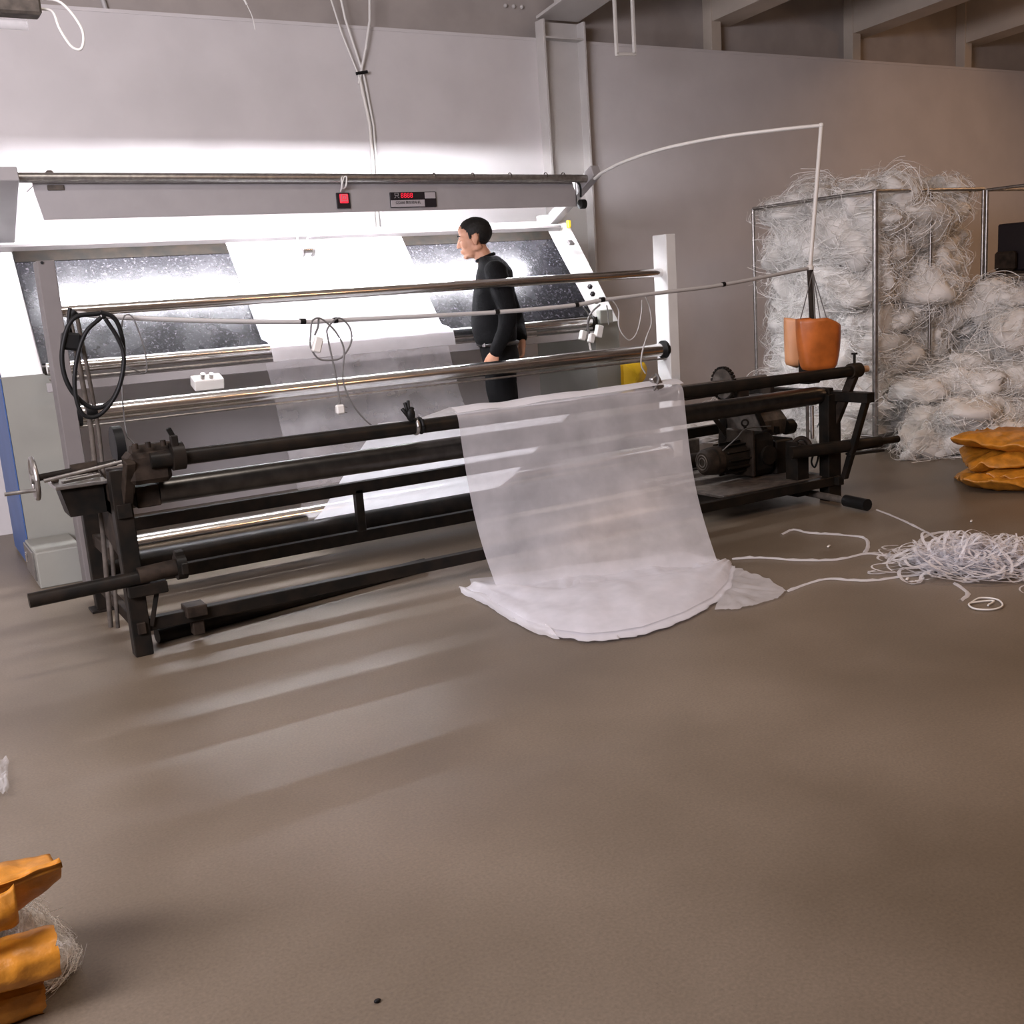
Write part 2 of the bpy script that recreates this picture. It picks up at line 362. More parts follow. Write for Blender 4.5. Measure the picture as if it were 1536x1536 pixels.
MB().box(((BX0 + BX1) / 2, 6.61, 1.145), (BX1 - BX0 - .01, .06, .045), .003).build('board_sill', 'black', im)
# lower front rollers and rail
MB().tube([(.83, 6.50, 1.16), (4.56, 6.50, 1.15)], .034, 20).build('guide_roller', 'chrome', im)
MB().tube([(.83, 6.48, 1.10), (4.56, 6.48, 1.10)], .010).build('guide_rod', 'dullsteel', im)
MB().box((2.68, 6.46, 1.055), (3.74, .03, .05), .003).build('front_rail', 'grey', im)
MB().ring((4.58, 6.5, 1.15), (1, 0, 0), .03, .012).box((4.60, 6.52, 1.13), (.03, .08, .10), .004).build('roller_bearing', 'black', im)
# switch box with two buttons on the rail
sb = MB().box(at(311, 573, y=6.40), (.175, .10, .065), .005, ang=(.35, 'X')).build('switch_box', 'pvc', im)
for u in (304, 317):
    p = at(u, 567, y=6.37); MB().tube([p, p + V((0, -.018, .026))], .014, 12).build('push_button', 'dullsteel', sb)
# posts and cross rollers
for x0 in (.79, 4.85):
    po = MB().box((x0 + .043, 6.025, .86), (.086, .15, 1.72), .004).build('roller_post', 'white' if x0 > 2 else 'postgrey', im)
    if x0 < 2: MB().tube([at(63, 394, y=5.945), at(63, 394, y=5.955)], .008, 10).build('screw_hole', 'rubber', po)
MB().tube([(.872, 6.02, 1.462), (4.86, 6.02, 1.462)], .030, 20).build('upper_roller', 'chrome', im)
MB().tube([(.872, 6.02, .925), (4.86, 6.02, .925)], .046, 24).build('middle_roller', 'chrome', im)
MB().tube([(.872, 5.99, .862), (4.86, 5.99, .862)], .007, 8).build('guide_rod', 'dullsteel', im)
MB().tube([(.872, 6.0, .185), (4.86, 6.0, .185)], .05, 24).build('bottom_roller', 'chrome', im)
for x in (.885, 4.842):
    for z, r in ((.925, .065), (.185, .06)):
        MB().tube([(x - .012, 6.01, z), (x + .012, 6.01, z)], r, 18).build('bearing_flange', 'rubber', im)
# lamp hood
hood = MB().prism([(.93, 6.70, 2.195), (.935, 6.70, 2.14), (.965, 6.70, 1.985), (4.64, 6.70, 1.985), (4.64, 6.70, 2.06), (4.60, 6.70, 2.175)], (0, .012, 0))
hood.box((2.78, 6.90, 2.185), (3.66, .42, .008), .001)
hood.prism([(.962, 6.705, 2.185), (.962, 6.75, 2.185), (.962, 6.75, 2.05), (.962, 6.705, 1.99)], (.006, 0, 0)).prism([(4.63, 6.70, 2.17), (4.63, 6.80, 2.17), (4.63, 6.80, 2.05), (4.63, 6.70, 1.99)], (.008, 0, 0))
hd = hood.build('lamp_hood', 'grey', im)
for y in (6.785, 6.83):
    MB().tube([(1.0, y, 2.055), (2.2, y, 2.055)], .016, 10).build('fluorescent_tube', 'tube', im)
    MB().tube([(2.22, y, 2.055), (3.4, y, 2.055)], .016, 10).build('fluorescent_tube', 'tube', im)
    MB().tube([(3.42, y, 2.055), (4.58, y, 2.055)], .016, 10).build('fluorescent_tube', 'tube', im)
rd = MB().tube([(.80, 6.66, 2.212), (4.72, 6.66, 2.178)], .028, 18).build('top_rod', 'dullsteel', im)
for i, x in enumerate((3.45, 3.75, 4.05, 4.35, 4.5)):
    MB().ring((x, 6.66, 2.195), (1, 0, .0), .0265, .0035, 14, 6).build('tape_ring', 'dust', rd)
MB().box((1.03, 6.70, 2.225), (.04, .03, .06), .01).box((1.05, 6.695, 2.16), (.09, .012, .03), .004).build('rod_clip', 'dust', im)
for x, w_ in ((.785, .13), (4.74, .075)):
    MB().bar((x, 7.27, 1.90), (x, 6.58, 2.225), w_, .085, .004).build('hood_arm', 'grey', im)
MB().tube([(4.655, 6.69, 2.0), (4.70, 6.69, 2.0)], .034, 18).build('adjusting_knob', 'rubber', im)
MB().tube(smoothpath([(4.60, 6.68, 2.18), (4.645, 6.66, 2.13), (4.66, 6.68, 2.05)]), .008).build('cord', 'rubber', im)
MB().tube(smoothpath([at(511, 287, y=6.68), at(513, 277, y=6.62), at(516, 266, y=6.63), at(520, 266, y=6.63), at(519, 278, y=6.62), at(516, 283, y=6.68)]), .005, 6)\
    .tube(smoothpath([at(514, 283, y=6.68), at(512, 270, y=6.62), at(514, 264, y=6.64)]), .005, 6).build('wire_tie', 'whitewire', im)
# rocker switch and counter display with lettering
def text(body, name, m_, parent, p, size, xs=1.0):
    cu = bpy.data.curves.new(name, 'FONT'); cu.body = body; cu.size = size; cu.extrude = .0006; cu.align_x = 'CENTER'; cu.align_y = 'CENTER'
    o = bpy.data.objects.new('tmp', cu); COL.objects.link(o)
    bpy.context.view_layer.update()
    me = bpy.data.meshes.new_from_object(o.evaluated_get(bpy.context.evaluated_depsgraph_get())); bpy.data.objects.remove(o)
    me.transform(Matrix.Diagonal((xs, 1, 1, 1))); me.transform(Matrix.Rotation(PI / 2, 4, 'X')); me.transform(Matrix.Translation(V(p) - root_origin(parent)))
    me.materials.clear(); me.materials.append(M[m_]); q = bpy.data.objects.new(name, me); COL.objects.link(q); q.parent = parent; return q
p = at(515, 301, y=6.69)
sw = MB().box(p, (.095, .012, .10), .004).build('rocker_switch', 'panel', im)
MB().box(p + V((.002, -.010, .012)), (.058, .012, .058), .004).build('switch_light', 'redled', sw, 'red lit rocker')
text('回', 'lettering', 'lightpanel', sw, p + V((.002, -.0175, .012)), .05)
p = at(620, 299.5, y=6.69)
ds = MB().box(p, (.345, .012, .10), .003).build('counter_display', 'panel', im)
MB().box(p + V((-.045, -.0075, -.024)), (.25, .004, .044), .001).build('label_plate', 'lightpanel', ds)
MB().box(p + V((.125, -.0075, .026)), (.08, .004, .040), .001).build('label_plate', 'lightpanel', ds)
text('8888', 'red_digits', 'redled', ds, p + V((-.05, -.0085, .026)), .046)
text('只', 'lettering', 'lightpanel', ds, p + V((-.125, -.0085, .026)), .04)
text('SZ2008 数控验布机', 'lettering', 'panel', ds, p + V((-.045, -.0105, -.020)), .022)

# hanging small measuring counter in front of the board
mc = thing('yardage_counter', 'small shiny metal length counter hanging over the white fabric on the board', 'counter', at(462, 386, y=6.9))
c0 = at(461, 376, y=6.9)
MB().tube([c0 + V((-.03, 0, 0)), c0 + V((.03, 0, 0))], .030, 16).build('drum', 'chrome', mc)
for s in (-1, 1):
    MB().tube([c0 + V((.035 * s - .006, 0, .0)), c0 + V((.035 * s + .006, 0, .0))], .042, 18).build('wheel', 'dullsteel', mc)
MB().tube(smoothpath([c0 + V((-.05, 0, .0)), c0 + V((-.05, .02, .06)), c0 + V((-.02, .1, .10)), at(455, 352, y=7.16)]), .006, 8).tube(smoothpath([c0 + V((.04, 0, .03)), c0 + V((.05, .1, .09)), at(485, 352, y=7.16)]), .005, 8).build('hanger_wire', 'whitewire', mc)

# power sockets at the right end of the rollers
ps = thing('power_socket_block', 'cluster of white plug sockets hanging at the right end of the chrome rollers', 'socket', at(885, 520, y=6.38))
for u, v, s in ((874, 503, .07), (887, 507, .07), (898, 497, .09)):
    MB().box(at(u, v, y=6.38), (s * .6, .04, s), .006, ang=(.3, 'Y')).build('socket', 'pvc', ps)
MB().tube(smoothpath([at(884, 515, y=6.36), at(886, 525, y=6.36)]), .008).build('plug', 'pvc', ps)
MB().tube(smoothpath([at(900, 457, y=6.3), at(888, 468, y=6.3), at(882, 482, y=6.3), at(884, 500, y=6.34)]), .007).tube(smoothpath([at(875, 460, y=6.3), at(884, 475, y=6.3), at(880, 495, y=6.34)]), .005).build('cord', 'cable', ps)
MB().box(at(907, 475, y=6.5), (.12, .05, .10), .006).build('junction_box', 'greygreen', ps)
# yellow pouch
yb = [at(u, v, y=6.52) for u, v in ((935, 546), (950, 544), (965, 543), (972, 554), (966, 570), (955, 581), (948, 592), (937, 593))]
def pouch(u, v):
    k = u * (len(yb) - 1); i = min(int(k), len(yb) - 2); e = yb[i].lerp(yb[i + 1], k - i); c1 = at(952, 563, y=6.52)
    q = c1.lerp(e, v); q.y -= .03 * (1 - v ** 2) + .012 * nz.noise(q * 25); return q
yb.append(yb[0])
o = MB().grid(pouch, 32, 6)
n0 = len(o.v); o.grid(lambda u, v: pouch(u, v) + V((0, .035 + .05 * (1 - v ** 2) * .5, 0)), 32, 6)
tag(o.build('plastic_pouch', 'yellow'), 'yellow plastic pouch hanging beside the right side panel of the inspection machine', 'bag')

# ================================================================== WINDING FRAME (black steel)
wf = thing('winding_frame', 'long black steel winding machine with handwheel and geared motor in front of the inspection machine', 'machine', (2.9, 5.0, 0))
K = 'black'
def part(name, mb, m_=K, parent=None, label=None, kind=None): return mb.build(name, m_, parent or wf, label, kind)
part('leg', MB().box((.785, 4.555, .40), (.075, .075, .80), .004))
part('leg', MB().box((.785, 5.44, .33), (.075, .075, .66), .004))
part('leg', MB().box((4.965, 4.585, .33), (.11, .08, .66), .004))
part('leg', MB().box((4.94, 5.44, .33), (.09, .075, .66), .004))
for x, y in ((.785, 5.44), (4.94, 5.44)):
    part('foot_plate', MB().box((x, y, .006), (.13, .12, .012), .002))
part('bottom_rail', MB().bar((.75, 4.56, .125), (5.0, 4.56, .125), .05, .055))
part('bottom_rail', MB().bar((.75, 5.44, .125), (5.0, 5.44, .125), .05, .065))
part('upper_rail', MB().bar((.75, 5.44, .40), (5.0, 5.44, .40), .045, .065))
part('side_rail', MB().bar((.785, 4.5, .125), (.785, 5.47, .125), .035, .05), 'rust')
part('side_rail', MB().bar((.785, 4.5, .63), (.785, 5.47, .63), .06, .06))
part('side_rail', MB().bar((4.97, 4.5, .125), (4.97, 5.47, .125), .05, .05))
part('side_rail', MB().bar((5.0, 4.30, .645), (5.0, 5.47, .645), .07, .06))
part('side_rail', MB().bar((.80, 5.0, .36), (.80, 5.47, .36), .05, .06), 'rust')
part('stub_post', MB().bar((2.185, 5.44, .15), (2.185, 5.44, .39), .045, .045))
part('front_brace', MB().bar((5.01, 4.345, .62), (4.995, 4.50, .14), .04, .035))
part('roller_arm', MB().bar((5.02, 4.43, .80), (4.99, 4.60, .42), .045, .05), 'rust')
part('roller_arm', MB().bar((.82, 4.44, .84), (.80, 4.56, .62), .04, .04), 'rust')
part('small_brace', MB().bar((4.30 + .25, 5.25, .60), (4.72, 5.15, .30), .03, .03))
part('small_brace', MB().bar((4.72, 5.0, .62), (4.86, 4.95, .28), .03, .03))
part('small_brace', MB().bar((4.85, 5.40, .60), (4.73, 5.3, .32), .05, .03))
# rollers
part('wind_pipe', MB().tube([(.90, 4.44, .83), (5.05, 4.44, .797)], .033, 18))
pc = part('pipe_collar', MB().tube([(4.98, 4.44, .80), (5.06, 4.44, .80)], .044, 18), 'rust')
part('pipe_end', MB().tube([(5.05, 4.44, .80), (5.13, 4.44, .80)], .020, 12), 'woodend', label='pale wooden pipe end')
part('collar_screw', MB().tube([(5.02, 4.44, .84), (5.02, 4.44, .90)], .008, 8).tube([(5.02, 4.44, .895), (5.02, 4.44, .905)], .018, 8), K, pc)
part('drive_roller', MB().tube([(.95, 4.62, .675), (4.86, 4.62, .655), (4.92, 4.62, .655), (4.96, 4.62, .655)], [.055, .055, .05, .03], 24), 'roller')
part('back_roller', MB().tube([(.82, 5.10, .735), (4.93, 5.10, .735)], .032, 18), 'dullsteel')
part('rear_roller', MB().tube([(.82, 5.38, .53), (4.93, 5.38, .53)], .040, 18), 'dust')
part('trough_pipe', MB().tube([(.80, 5.66, .14), (4.93, 5.66, .14)], .075, 20), K)
part('trough_bracket', MB().box((.80, 5.57, .12), (.05, .22, .06)), K)
part('trough_bracket', MB().box((4.93, 5.57, .12), (.05, .22, .06)), K)
part('back_roller_bracket', MB().box((.80, 5.10, .69), (.04, .09, .10)), 'rust')
part('back_roller_bracket', MB().box((4.95, 5.10, .69), (.04, .09, .10)), 'rust')
part('drive_roller_bracket', MB().box((.90, 4.62, .665), (.10, .09, .09)), 'rust')
part('drive_roller_bracket', MB().box((4.97, 4.62, .66), (.04, .09, .07)), 'rust')
# left chuck block
ch = part('chuck_housing', MB().box((.90, 4.52, .80), (.17, .15, .13), .02).tube([(.84, 4.50, .86), (1.0, 4.50, .86)], .035, 14), 'rust')
for x in (.85, .90, .96): part('bolt', MB().tube([(x, 4.44, .885), (x, 4.44, .908)], .012, 6), 'rust', ch)
part('clamp_ring', MB().tube([(.985, 4.44, .835), (1.035, 4.44, .835)], .058, 16).box((1.0, 4.42, .90), (.03, .03, .05)).bar((1.0, 4.43, .92), (.985, 4.43, .955), .02, .02), K)
# belt pulleys at the left end
part('belt_pulley', MB().tube([(.845, 4.9, .86), (.885, 4.9, .86)], .085, 24), 'rubber')
part('sprocket', MB().tube([(.835, 4.62, .74), (.85, 4.62, .74)], .065, 20), 'dust')
part('sprocket', MB().tube([(.835, 4.75, .655), (.85, 4.75, .655)], .045, 20), 'dust')
part('guard_plate', MB().prism([(.755, 4.60, .72), (.755, 4.98, .78), (.755, 4.98, .50), (.755, 4.62, .42)], (.012, 0, 0)), 'rust')
# handwheel on a threaded spindle
hw = part('handwheel', MB().ring((.48, 4.62, .80), (1, 0, 0), .082, .010, 28, 8).tube([(.465, 4.62, .80), (.495, 4.62, .80)], .022, 12)
          .bar((.48, 4.62, .72), (.48, 4.62, .88), .016, .012).bar((.48, 4.54, .80), (.48, 4.70, .80), .016, .012), 'dullsteel')
part('crank_handle', MB().tube([(.48, 4.60, .755), (.36, 4.60, .755)], .008, 10), 'dullsteel', hw)
part('spindle', MB().tube([(.49, 4.62, .80), (.80, 4.62, .82)], .014, 12), K)
part('spindle_sleeve', MB().tube([(.62, 4.62, .812), (.72, 4.62, .816)], .024, 12), 'rust')
part('guide_bar', MB().tube([(.50, 4.50, .80), (.80, 4.50, .835)], .008, 8), 'dullsteel')
# bracket arm with front take-up bar on the left
bar_ = part('take_up_bar', MB().tube([(.375, 4.50, .335), (.84, 4.50, .345)], .030, 16), K)
part('bar_sleeve', MB().tube([(.80, 4.50, .352), (.955, 4.50, .36)], .036, 16), 'rust')
part('bar_chuck', MB().tube([(.955, 4.50, .36), (.995, 4.50, .36)], .055, 18).box((.975, 4.50, .415), (.04, .04, .03)).box((.98, 4.45, .36), (.03, .03, .05)), 'black')
part('bar_bracket', MB().box((.83, 4.53, .29), (.16, .10, .05)).bar((.87, 4.52, .27), (.83, 4.53, .12), .02, .02), K)
part('rail_clamp', MB().box((1.02, 4.55, .15), (.09, .10, .05)).box((1.03, 4.58, .09), (.05, .06, .12)), 'rust')
# right spindle
part('take_up_spindle', MB().tube([(4.60, 4.56, .345), (5.02, 4.46, .345), (5.22, 4.42, .345), (5.23, 4.42, .345), (5.36, 4.40, .345)], [.038, .038, .034, .022, .022], 14), K)
part('spindle_plate', MB().bar((4.98, 4.46, .295), (5.22, 4.40, .295), .05, .015), K)
part('wire_bit', MB().tube([(5.25, 4.42, .365), (5.28, 4.42, .39), (5.29, 4.42, .43)], .002, 5), 'cable')
pu = part('pulley', MB().ring((4.74, 4.60, .36), (1, .3, 0), .055, .014).ring((4.74, 4.60, .36), (1, .3, 0), .028, .010).tube([(4.72, 4.60, .36), (4.76, 4.60, .36)], .02), 'rust')
part('pulley_post', MB().box((4.76, 4.66, .22), (.10, .10, .34)), K)
part('upright_rod', MB().tube([(4.83, 4.60, .40), (4.83, 4.60, .60)], .011), 'chrome', label='bright upright rod')
part('upright_rod', MB().tube([(4.79, 4.60, .38), (4.79, 4.60, .62)], .010), 'dust')
part('hose_loop', MB().tube(smoothpath([(4.83, 4.6, .36), (4.88, 4.6, .30), (4.85, 4.6, .22), (4.82, 4.6, .26), (4.86, 4.6, .33), (4.92, 4.62, .34)]), .006, 8), 'rubber')
# pedal bar on the floor
part('pedal_bar', MB().tube([(4.86, 4.76, .05), (4.85, 4.45, .045), (4.83, 4.33, .045)], .022, 12), 'dust')
part('pedal_pad', MB().tube([(4.84, 4.35, .045), (4.82, 4.17, .045)], .036, 12), 'rubber')
part('pedal_link', MB().tube([(4.85, 4.74, .04), (4.84, 4.72, .25)], .025, 10), K)
# geared motor
part('motor_base', MB().box((4.52, 5.0, .145), (.82, .80, .02), .004).box((4.35, 4.80, .11), (.08, .10, .07), .004), 'dust')
mo = part('motor', MB().tube([(4.27, 4.93, .30), (4.30, 4.93, .30), (4.55, 4.93, .30)], [.070, .086, .088], 24), 'black')
part('fan_cover', MB().tube([(4.235, 4.93, .30), (4.25, 4.93, .30), (4.35, 4.93, .30)], [.060, .080, .090], 24), 'rust', mo)
for i in range(12):
    th = PI * 2 * i / 12
    part('cooling_fin', MB().box((4.46, 4.93 + .092 * math.cos(th), .30 + .092 * math.sin(th)), (.18, .010, .022), .001, ang=(th - PI / 2, 'X')), 'black', mo)
part('motor_grille', MB().ring((4.234, 4.93, .30), (1, 0, 0), .045, .004, 20, 5).ring((4.234, 4.93, .30), (1, 0, 0), .028, .004, 16, 5), 'dust', mo)
gb = part('gearbox', MB().box((4.67, 4.95, .30), (.22, .22, .26), .04).tube([(4.67, 4.82, .30), (4.67, 4.80, .30)], .06, 16), K)
part('gearbox_flange', MB().box((4.56, 4.94, .32), (.03, .24, .29), .01), 'rust', gb)
part('lifting_eye', MB().ring((4.60, 4.94, .50), (.6, .8, 0), .020, .006, 16, 6).tube([(4.60, 4.94, .45), (4.60, 4.94, .48)], .010), K, gb)
part('motor_cable', MB().tube(smoothpath([(4.33, 4.85, .37), (4.42, 4.82, .44), (4.52, 4.86, .475), (4.66, 4.9, .47), (4.78, 4.9, .46)]), .004, 8), 'cable')
part('control_box', MB().box((4.86, 4.98, .26), (.16, .24, .22), .01), K)
part('gear_housing', MB().prism([(4.80, 5.0, .38), (4.80, 5.34, .38), (4.80, 5.40, .46), (4.80, 5.34, .56), (4.80, 5.06, .56), (4.80, 4.98, .48)], (.20, 0, 0)), 'dust')
part('gear_housing_lid', MB().box((4.88, 5.18, .585), (.26, .38, .02), .003).box((4.90, 5.10, .62), (.14, .20, .03), .004), 'dullsteel')
part('housing_nut', MB().box((4.80, 4.95, .42), (.05, .03, .03)).box((4.88, 4.95, .42), (.03, .03, .05)), K)
gw = part('chain_wheel', MB().tube([(4.62, 5.16, .735), (4.64, 5.16, .735)], .095, 30), 'dust')
for i in range(26):
    th = 2 * PI * i / 26
    part('tooth', MB().box((4.63, 5.16 + .102 * math.cos(th), .735 + .102 * math.sin(th)), (.03, .014, .018), .002, ang=(th, 'X')), K, gw)
part('shaft_bearing', MB().box((4.42, 5.18, .70), (.30, .14, .07), .02).box((4.75, 5.14, .67), (.10, .08, .08), .01), 'rust')
part('side_pulley', MB().tube([(5.0, 5.0, .42), (5.06, 5.0, .42)], .05, 14).tube([(5.06, 5.0, .42), (5.09, 5.0, .42)], .025, 10), K)
part('pole_socket', MB().box((5.02, 4.80, .79), (.11, .09, .16), .008), K)
part('thin_cable', MB().tube(smoothpath([(5.06, 4.75, .60), (5.07, 4.75, .50), (5.04, 4.76, .43)]), .004, 6), 'cable')
# rope clamps on the pipe
for px, s, lab in ((625, 'black', 'dark rope tied round the black winding pipe left of the mesh fabric'), (1000, 'dullsteel', 'pale clamp with tape tied round the winding pipe right of the mesh fabric')):
    base = at(px + (5 if px < 700 else 20), 655 if px < 700 else 596, y=4.40)
    t = thing('pipe_clamp', lab, 'clamp', base)
    cx = base.x; zc = .835 - .035 * (cx - .9) / 4.15
    MB().ring((cx, 4.44, zc), (1, 0, 0), .034, .010, 20, 8).build('strap', 'dullsteel', t)
    if px < 700:
        MB().ring((cx + .025, 4.44, zc), (1, 0, .05), .034, .008, 20, 8).build('strap', 'rubber', t)
        for (u, v, r) in ((612, 601, .008), (607, 604, .008), (603, 613, .009), (618, 612, .011)):
            MB().tube(smoothpath([(cx, 4.42, zc + .03), at(619, 632, y=4.42), at((u + 619) / 2 - 2, (v + 628) / 2, y=4.41), at(u, v, y=4.42)]), [r] * 19, 7).build('rope_end', 'rubber', t)
        MB().sphere(at(616, 622, y=4.41), (.022, .018, .032), 8).build('knot', 'rubber', t)
    else:
        MB().box(at(985, 574, y=4.42), (.055, .03, .085), .006, ang=(-.5, 'Y')).build('clamp_body', 'dullsteel', t)
        MB().tube(smoothpath([at(978, 590, y=4.41), at(988, 570, y=4.40), at(984, 560, y=4.41)]), .007).tube(smoothpath([(cx - .01, 4.41, zc + .02), at(992, 595, y=4.41), at(985, 585, y=4.41)]), .010).build('rope_end', 'cable', t)
# loose pipe on the floor
tag(MB().tube([(.87, 4.66, .036), (2.3, 4.90, .036)], .035, 16).build('loose_pipe', 'black'), 'black steel pipe lying on the floor under the left end of the winding frame', 'pipe')
# tool tray at the left end
tt = thing('tool_tray', 'dark metal tool tray fixed beside the handwheel', 'tray', (.62, 4.78, .60))
MB().prism([(.575, 4.68, .73), (.745, 4.68, .73), (.745, 4.68, .61), (.60, 4.68, .61)], (0, .17, 0)).build('tray_body', 'black', tt)
MB().box((.66, 4.76, .74), (.21, .22, .014), .003).build('tray_rim', 'dullsteel', tt)
for q, (x, y) in enumerate(((.59, 4.70), (.62, 4.78), (.66, 4.73))):
    tag(MB().bar((x, y, .757), (x + .09, y + .03, .760), .018, .014).build('wrench', 'dullsteel'), ('short spanner lying at the near left of the tool tray', 'spanner lying at the back of the tool tray', 'spanner lying at the right of the tool tray')[q], 'tool')
tag(MB().box((.575, 4.80, .759), (.03, .03, .022), .004).build('nut', 'rust'), 'rusty nut at the left corner of the tool tray', 'nut')
#SPLIT
# ================================================================== CABLE SUPPORT FRAME
cf = thing('cable_support_frame', 'thin pipe frame carrying cables above the winding frame, black tape at the joints', 'pipe frame', (.75, 4.9, 0))
top = [at(u, v, y=4.9) for u, v in ((115, 470), (165, 475), (300, 481), (455, 483), (515, 480), (640, 474), (750, 468), (860, 458), (905, 450), (1000, 438), (1085, 427), (1215, 402))]
MB().tube(smoothpath(top, 4), .0115, 10).build('horizontal_pipe', 'greypipe', cf)
for u, v, uu, vv in ((152, 474, 158, 474), (450, 482, 458, 482), (500, 481, 506, 480), (742, 468, 748, 468), (862, 458, 867, 457), (900, 450, 906, 449), (1083, 427, 1087, 426)):
    MB().tube([at(u, v, y=4.9), at(uu, vv, y=4.9)], .0145, 10).build('tape_joint', 'rubber', cf)
pl = [(.745, 4.9, 1.45), (.757, 4.9, 1.2), (.765, 4.9, .95), (.75, 4.9, .5), (.722, 4.9, .05)]
MB().tube(pl, .011, 10).tube([V(p) + V((.03, 0, -.01)) for p in pl], .009, 10).build('left_pole', 'dust', cf)
MB().tube([(.755, 4.9, 1.02), (.80, 4.9, 1.02)], .022, 10).build('tape_joint', 'rubber', cf)
MB().tube([(.75, 4.9, 1.43), (.77, 4.9, 1.45)], .02, 8).build('tape_joint', 'rubber', cf)
c1 = at(1215, 402, y=4.9)
MB().tube([c1, (5.13, 4.86, .86)], .020, 10).build('right_pole', 'rust', cf)
MB().sphere(c1, .024, 8).build('elbow_joint', 'pvc', cf)
riser = [c1, at(1224, 290, y=4.9), at(1232, 188, y=4.9)]
MB().tube(riser, .013, 10).build('riser_pipe', 'pvc', cf, 'white riser pipe')
MB().sphere(riser[-1], .017, 8).build('elbow_joint', 'pvc', cf)
MB().tube(smoothpath([riser[-1], at(1165, 195, y=5.1), at(1080, 206, y=5.4), at(1000, 222, y=5.75), at(940, 241, y=6.1), at(905, 258, y=6.4), at(892, 268, y=6.55)]), .0115, 10).build('hose', 'pvc', cf, 'white bending hose')

# black cable coil
cc_ = thing('cable_coil', 'coiled thick black cable hanging from the left pole', 'cable', at(138, 620, y=4.8))
c_ = at(138, 545, y=4.8)
ctr = [(150, 470), (110, 478), (94, 520), (96, 560), (112, 592), (140, 612), (168, 600), (184, 560), (184, 510), (172, 478), (150, 468)]
MB().tube(smoothpath([at(u, v, y=4.80) for u, v in ctr]), .010, 8).build('cable_loop', 'rubber', cc_)
ctr = [(152, 476), (128, 500), (114, 545), (113, 590), (125, 622), (150, 622), (176, 588), (186, 540), (178, 510), (158, 478)]
MB().tube(smoothpath([at(u, v, y=4.77) for u, v in ctr]), .009, 8).build('cable_loop', 'rubber', cc_)
MB().box(at(106, 512, y=4.83), (.075, .06, .075), .01, ang=(.2, 'Y')).build('plug_box', 'rubber', cc_)
MB().tube(smoothpath([at(105, 462, y=4.83), at(103, 480, y=4.83), at(106, 500, y=4.83)]), .008).build('cord', 'rubber', cc_)

def wire(name, label, pts, y, r=.0045, m_='cable', cat='cable'):
    return tag(MB().tube(smoothpath([at(u, v, y=y) for u, v in pts]), r, 7).build(name, m_), label, cat)
wire('thin_cable', 'thin cable hanging in a loop beside the black coil, ending near the chuck', [(182, 500), (184, 480), (190, 472), (200, 478), (214, 515), (220, 545), (216, 560), (186, 552), (184, 600), (190, 650), (198, 662), (215, 685), (222, 695)], 4.86, .0035)
wire('thin_cable', 'thin cable making a loose loop under the pipe and dropping to a white plug', [(466, 500), (466, 520), (478, 538), (500, 540), (515, 534), (527, 512), (524, 490), (508, 477), (492, 492), (492, 508), (503, 560), (508, 590), (510, 606)], 4.86)
wire('thin_cable', 'thin cable falling from the pipe over the middle roller to the black winding pipe', [(466, 500), (468, 482), (478, 477), (490, 484), (505, 500), (516, 525), (514, 565), (525, 600), (548, 630), (575, 650)], 4.83)
pa = thing('power_adapter', 'small white power adapter hanging in the cable loop under the pipe', 'adapter', at(476, 530, y=4.85))
MB().box(at(476, 517, y=4.85), (.042, .03, .075), .006, ang=(.35, 'Y')).build('adapter_body', 'pvc', pa)
MB().tube(smoothpath([at(478, 478, y=4.85), at(477, 490, y=4.85), at(472, 503, y=4.85)]), .005).build('cord', 'cable', pa)
pg = thing('power_plug', 'white plug dangling below the middle roller', 'plug', at(511, 624, y=4.86))
MB().box(at(510, 614, y=4.86), (.040, .03, .045), .006).build('plug_body', 'pvc', pg)
for dz in (0, 8):
    MB().bar(at(516, 610 + dz, y=4.86), at(521, 611 + dz, y=4.86), .008, .004).build('pin', 'chrome', pg)
wire('thin_cable', 'pale cable looping down under the right part of the pipe', [(906, 452), (918, 450), (928, 466), (928, 488), (936, 504), (946, 510), (956, 497), (962, 470), (963, 450)], 5.0, m_='greypipe')
wire('thin_cable', 'pale cable hanging across the middle roller towards the clamp', [(966, 440), (974, 460), (977, 485), (970, 505), (963, 530), (962, 548), (968, 560)], 5.0, m_='greypipe')
wire('thin_cable', 'short dark cable end beside the sockets', [(910, 458), (912, 470), (913, 487)], 6.2)

# hanging orange jug
oj = thing('cut_plastic_jug', 'orange plastic jug cut open and hung on strings from the right pole', 'container', at(1222, 556, y=4.72))
def jug(cx, cy, z0, wx, wy, h, cutl, cutr, rot, taper=.12, mat_='orange', name='jug_body', th=.003):
    def f(u, v):
        t = 2 * PI * u; sx = math.copysign(abs(math.cos(t)) ** .7, math.cos(t)); sy = math.copysign(abs(math.sin(t)) ** .7, math.sin(t))
        sy += .22 * math.cos(3 * t + 1) * v; k = 1 - taper * (1 - v) ** 2; rb = 1 if v > .12 else math.sqrt(max(0, 1 - (1 - v / .12) ** 2)) * .85 + .15
        hh = h * (1 + (cutr if sx > 0 else cutl) * abs(sx))
        x = sx * wx * k * rb; y = sy * wy * k * rb
        q = V((x, y, 0)); q.rotate(Matrix.Rotation(rot, 3, 'Z')); return V((cx, cy, z0 + v * hh)) + q
    mb = MB().grid(f, 48, 14); n = 48
    mb.add([f(i / n, 0) for i in range(n)], [tuple(range(n))])
    o = mb.build(name, mat_, oj); sm = o.modifiers.new('s', 'SOLIDIFY'); sm.thickness = th; return o
b0 = at(1228, 556, y=4.72)
jug(b0.x, 4.72, b0.z - .01, .150, .085, .335, .0, -.20, -.25, taper=.30)
b1 = at(1203, 551, y=4.86)
jug(b1.x - .02, 4.88, b1.z, .085, .055, .30, .06, .0, -.3, mat_='palorange', name='inner_liner')
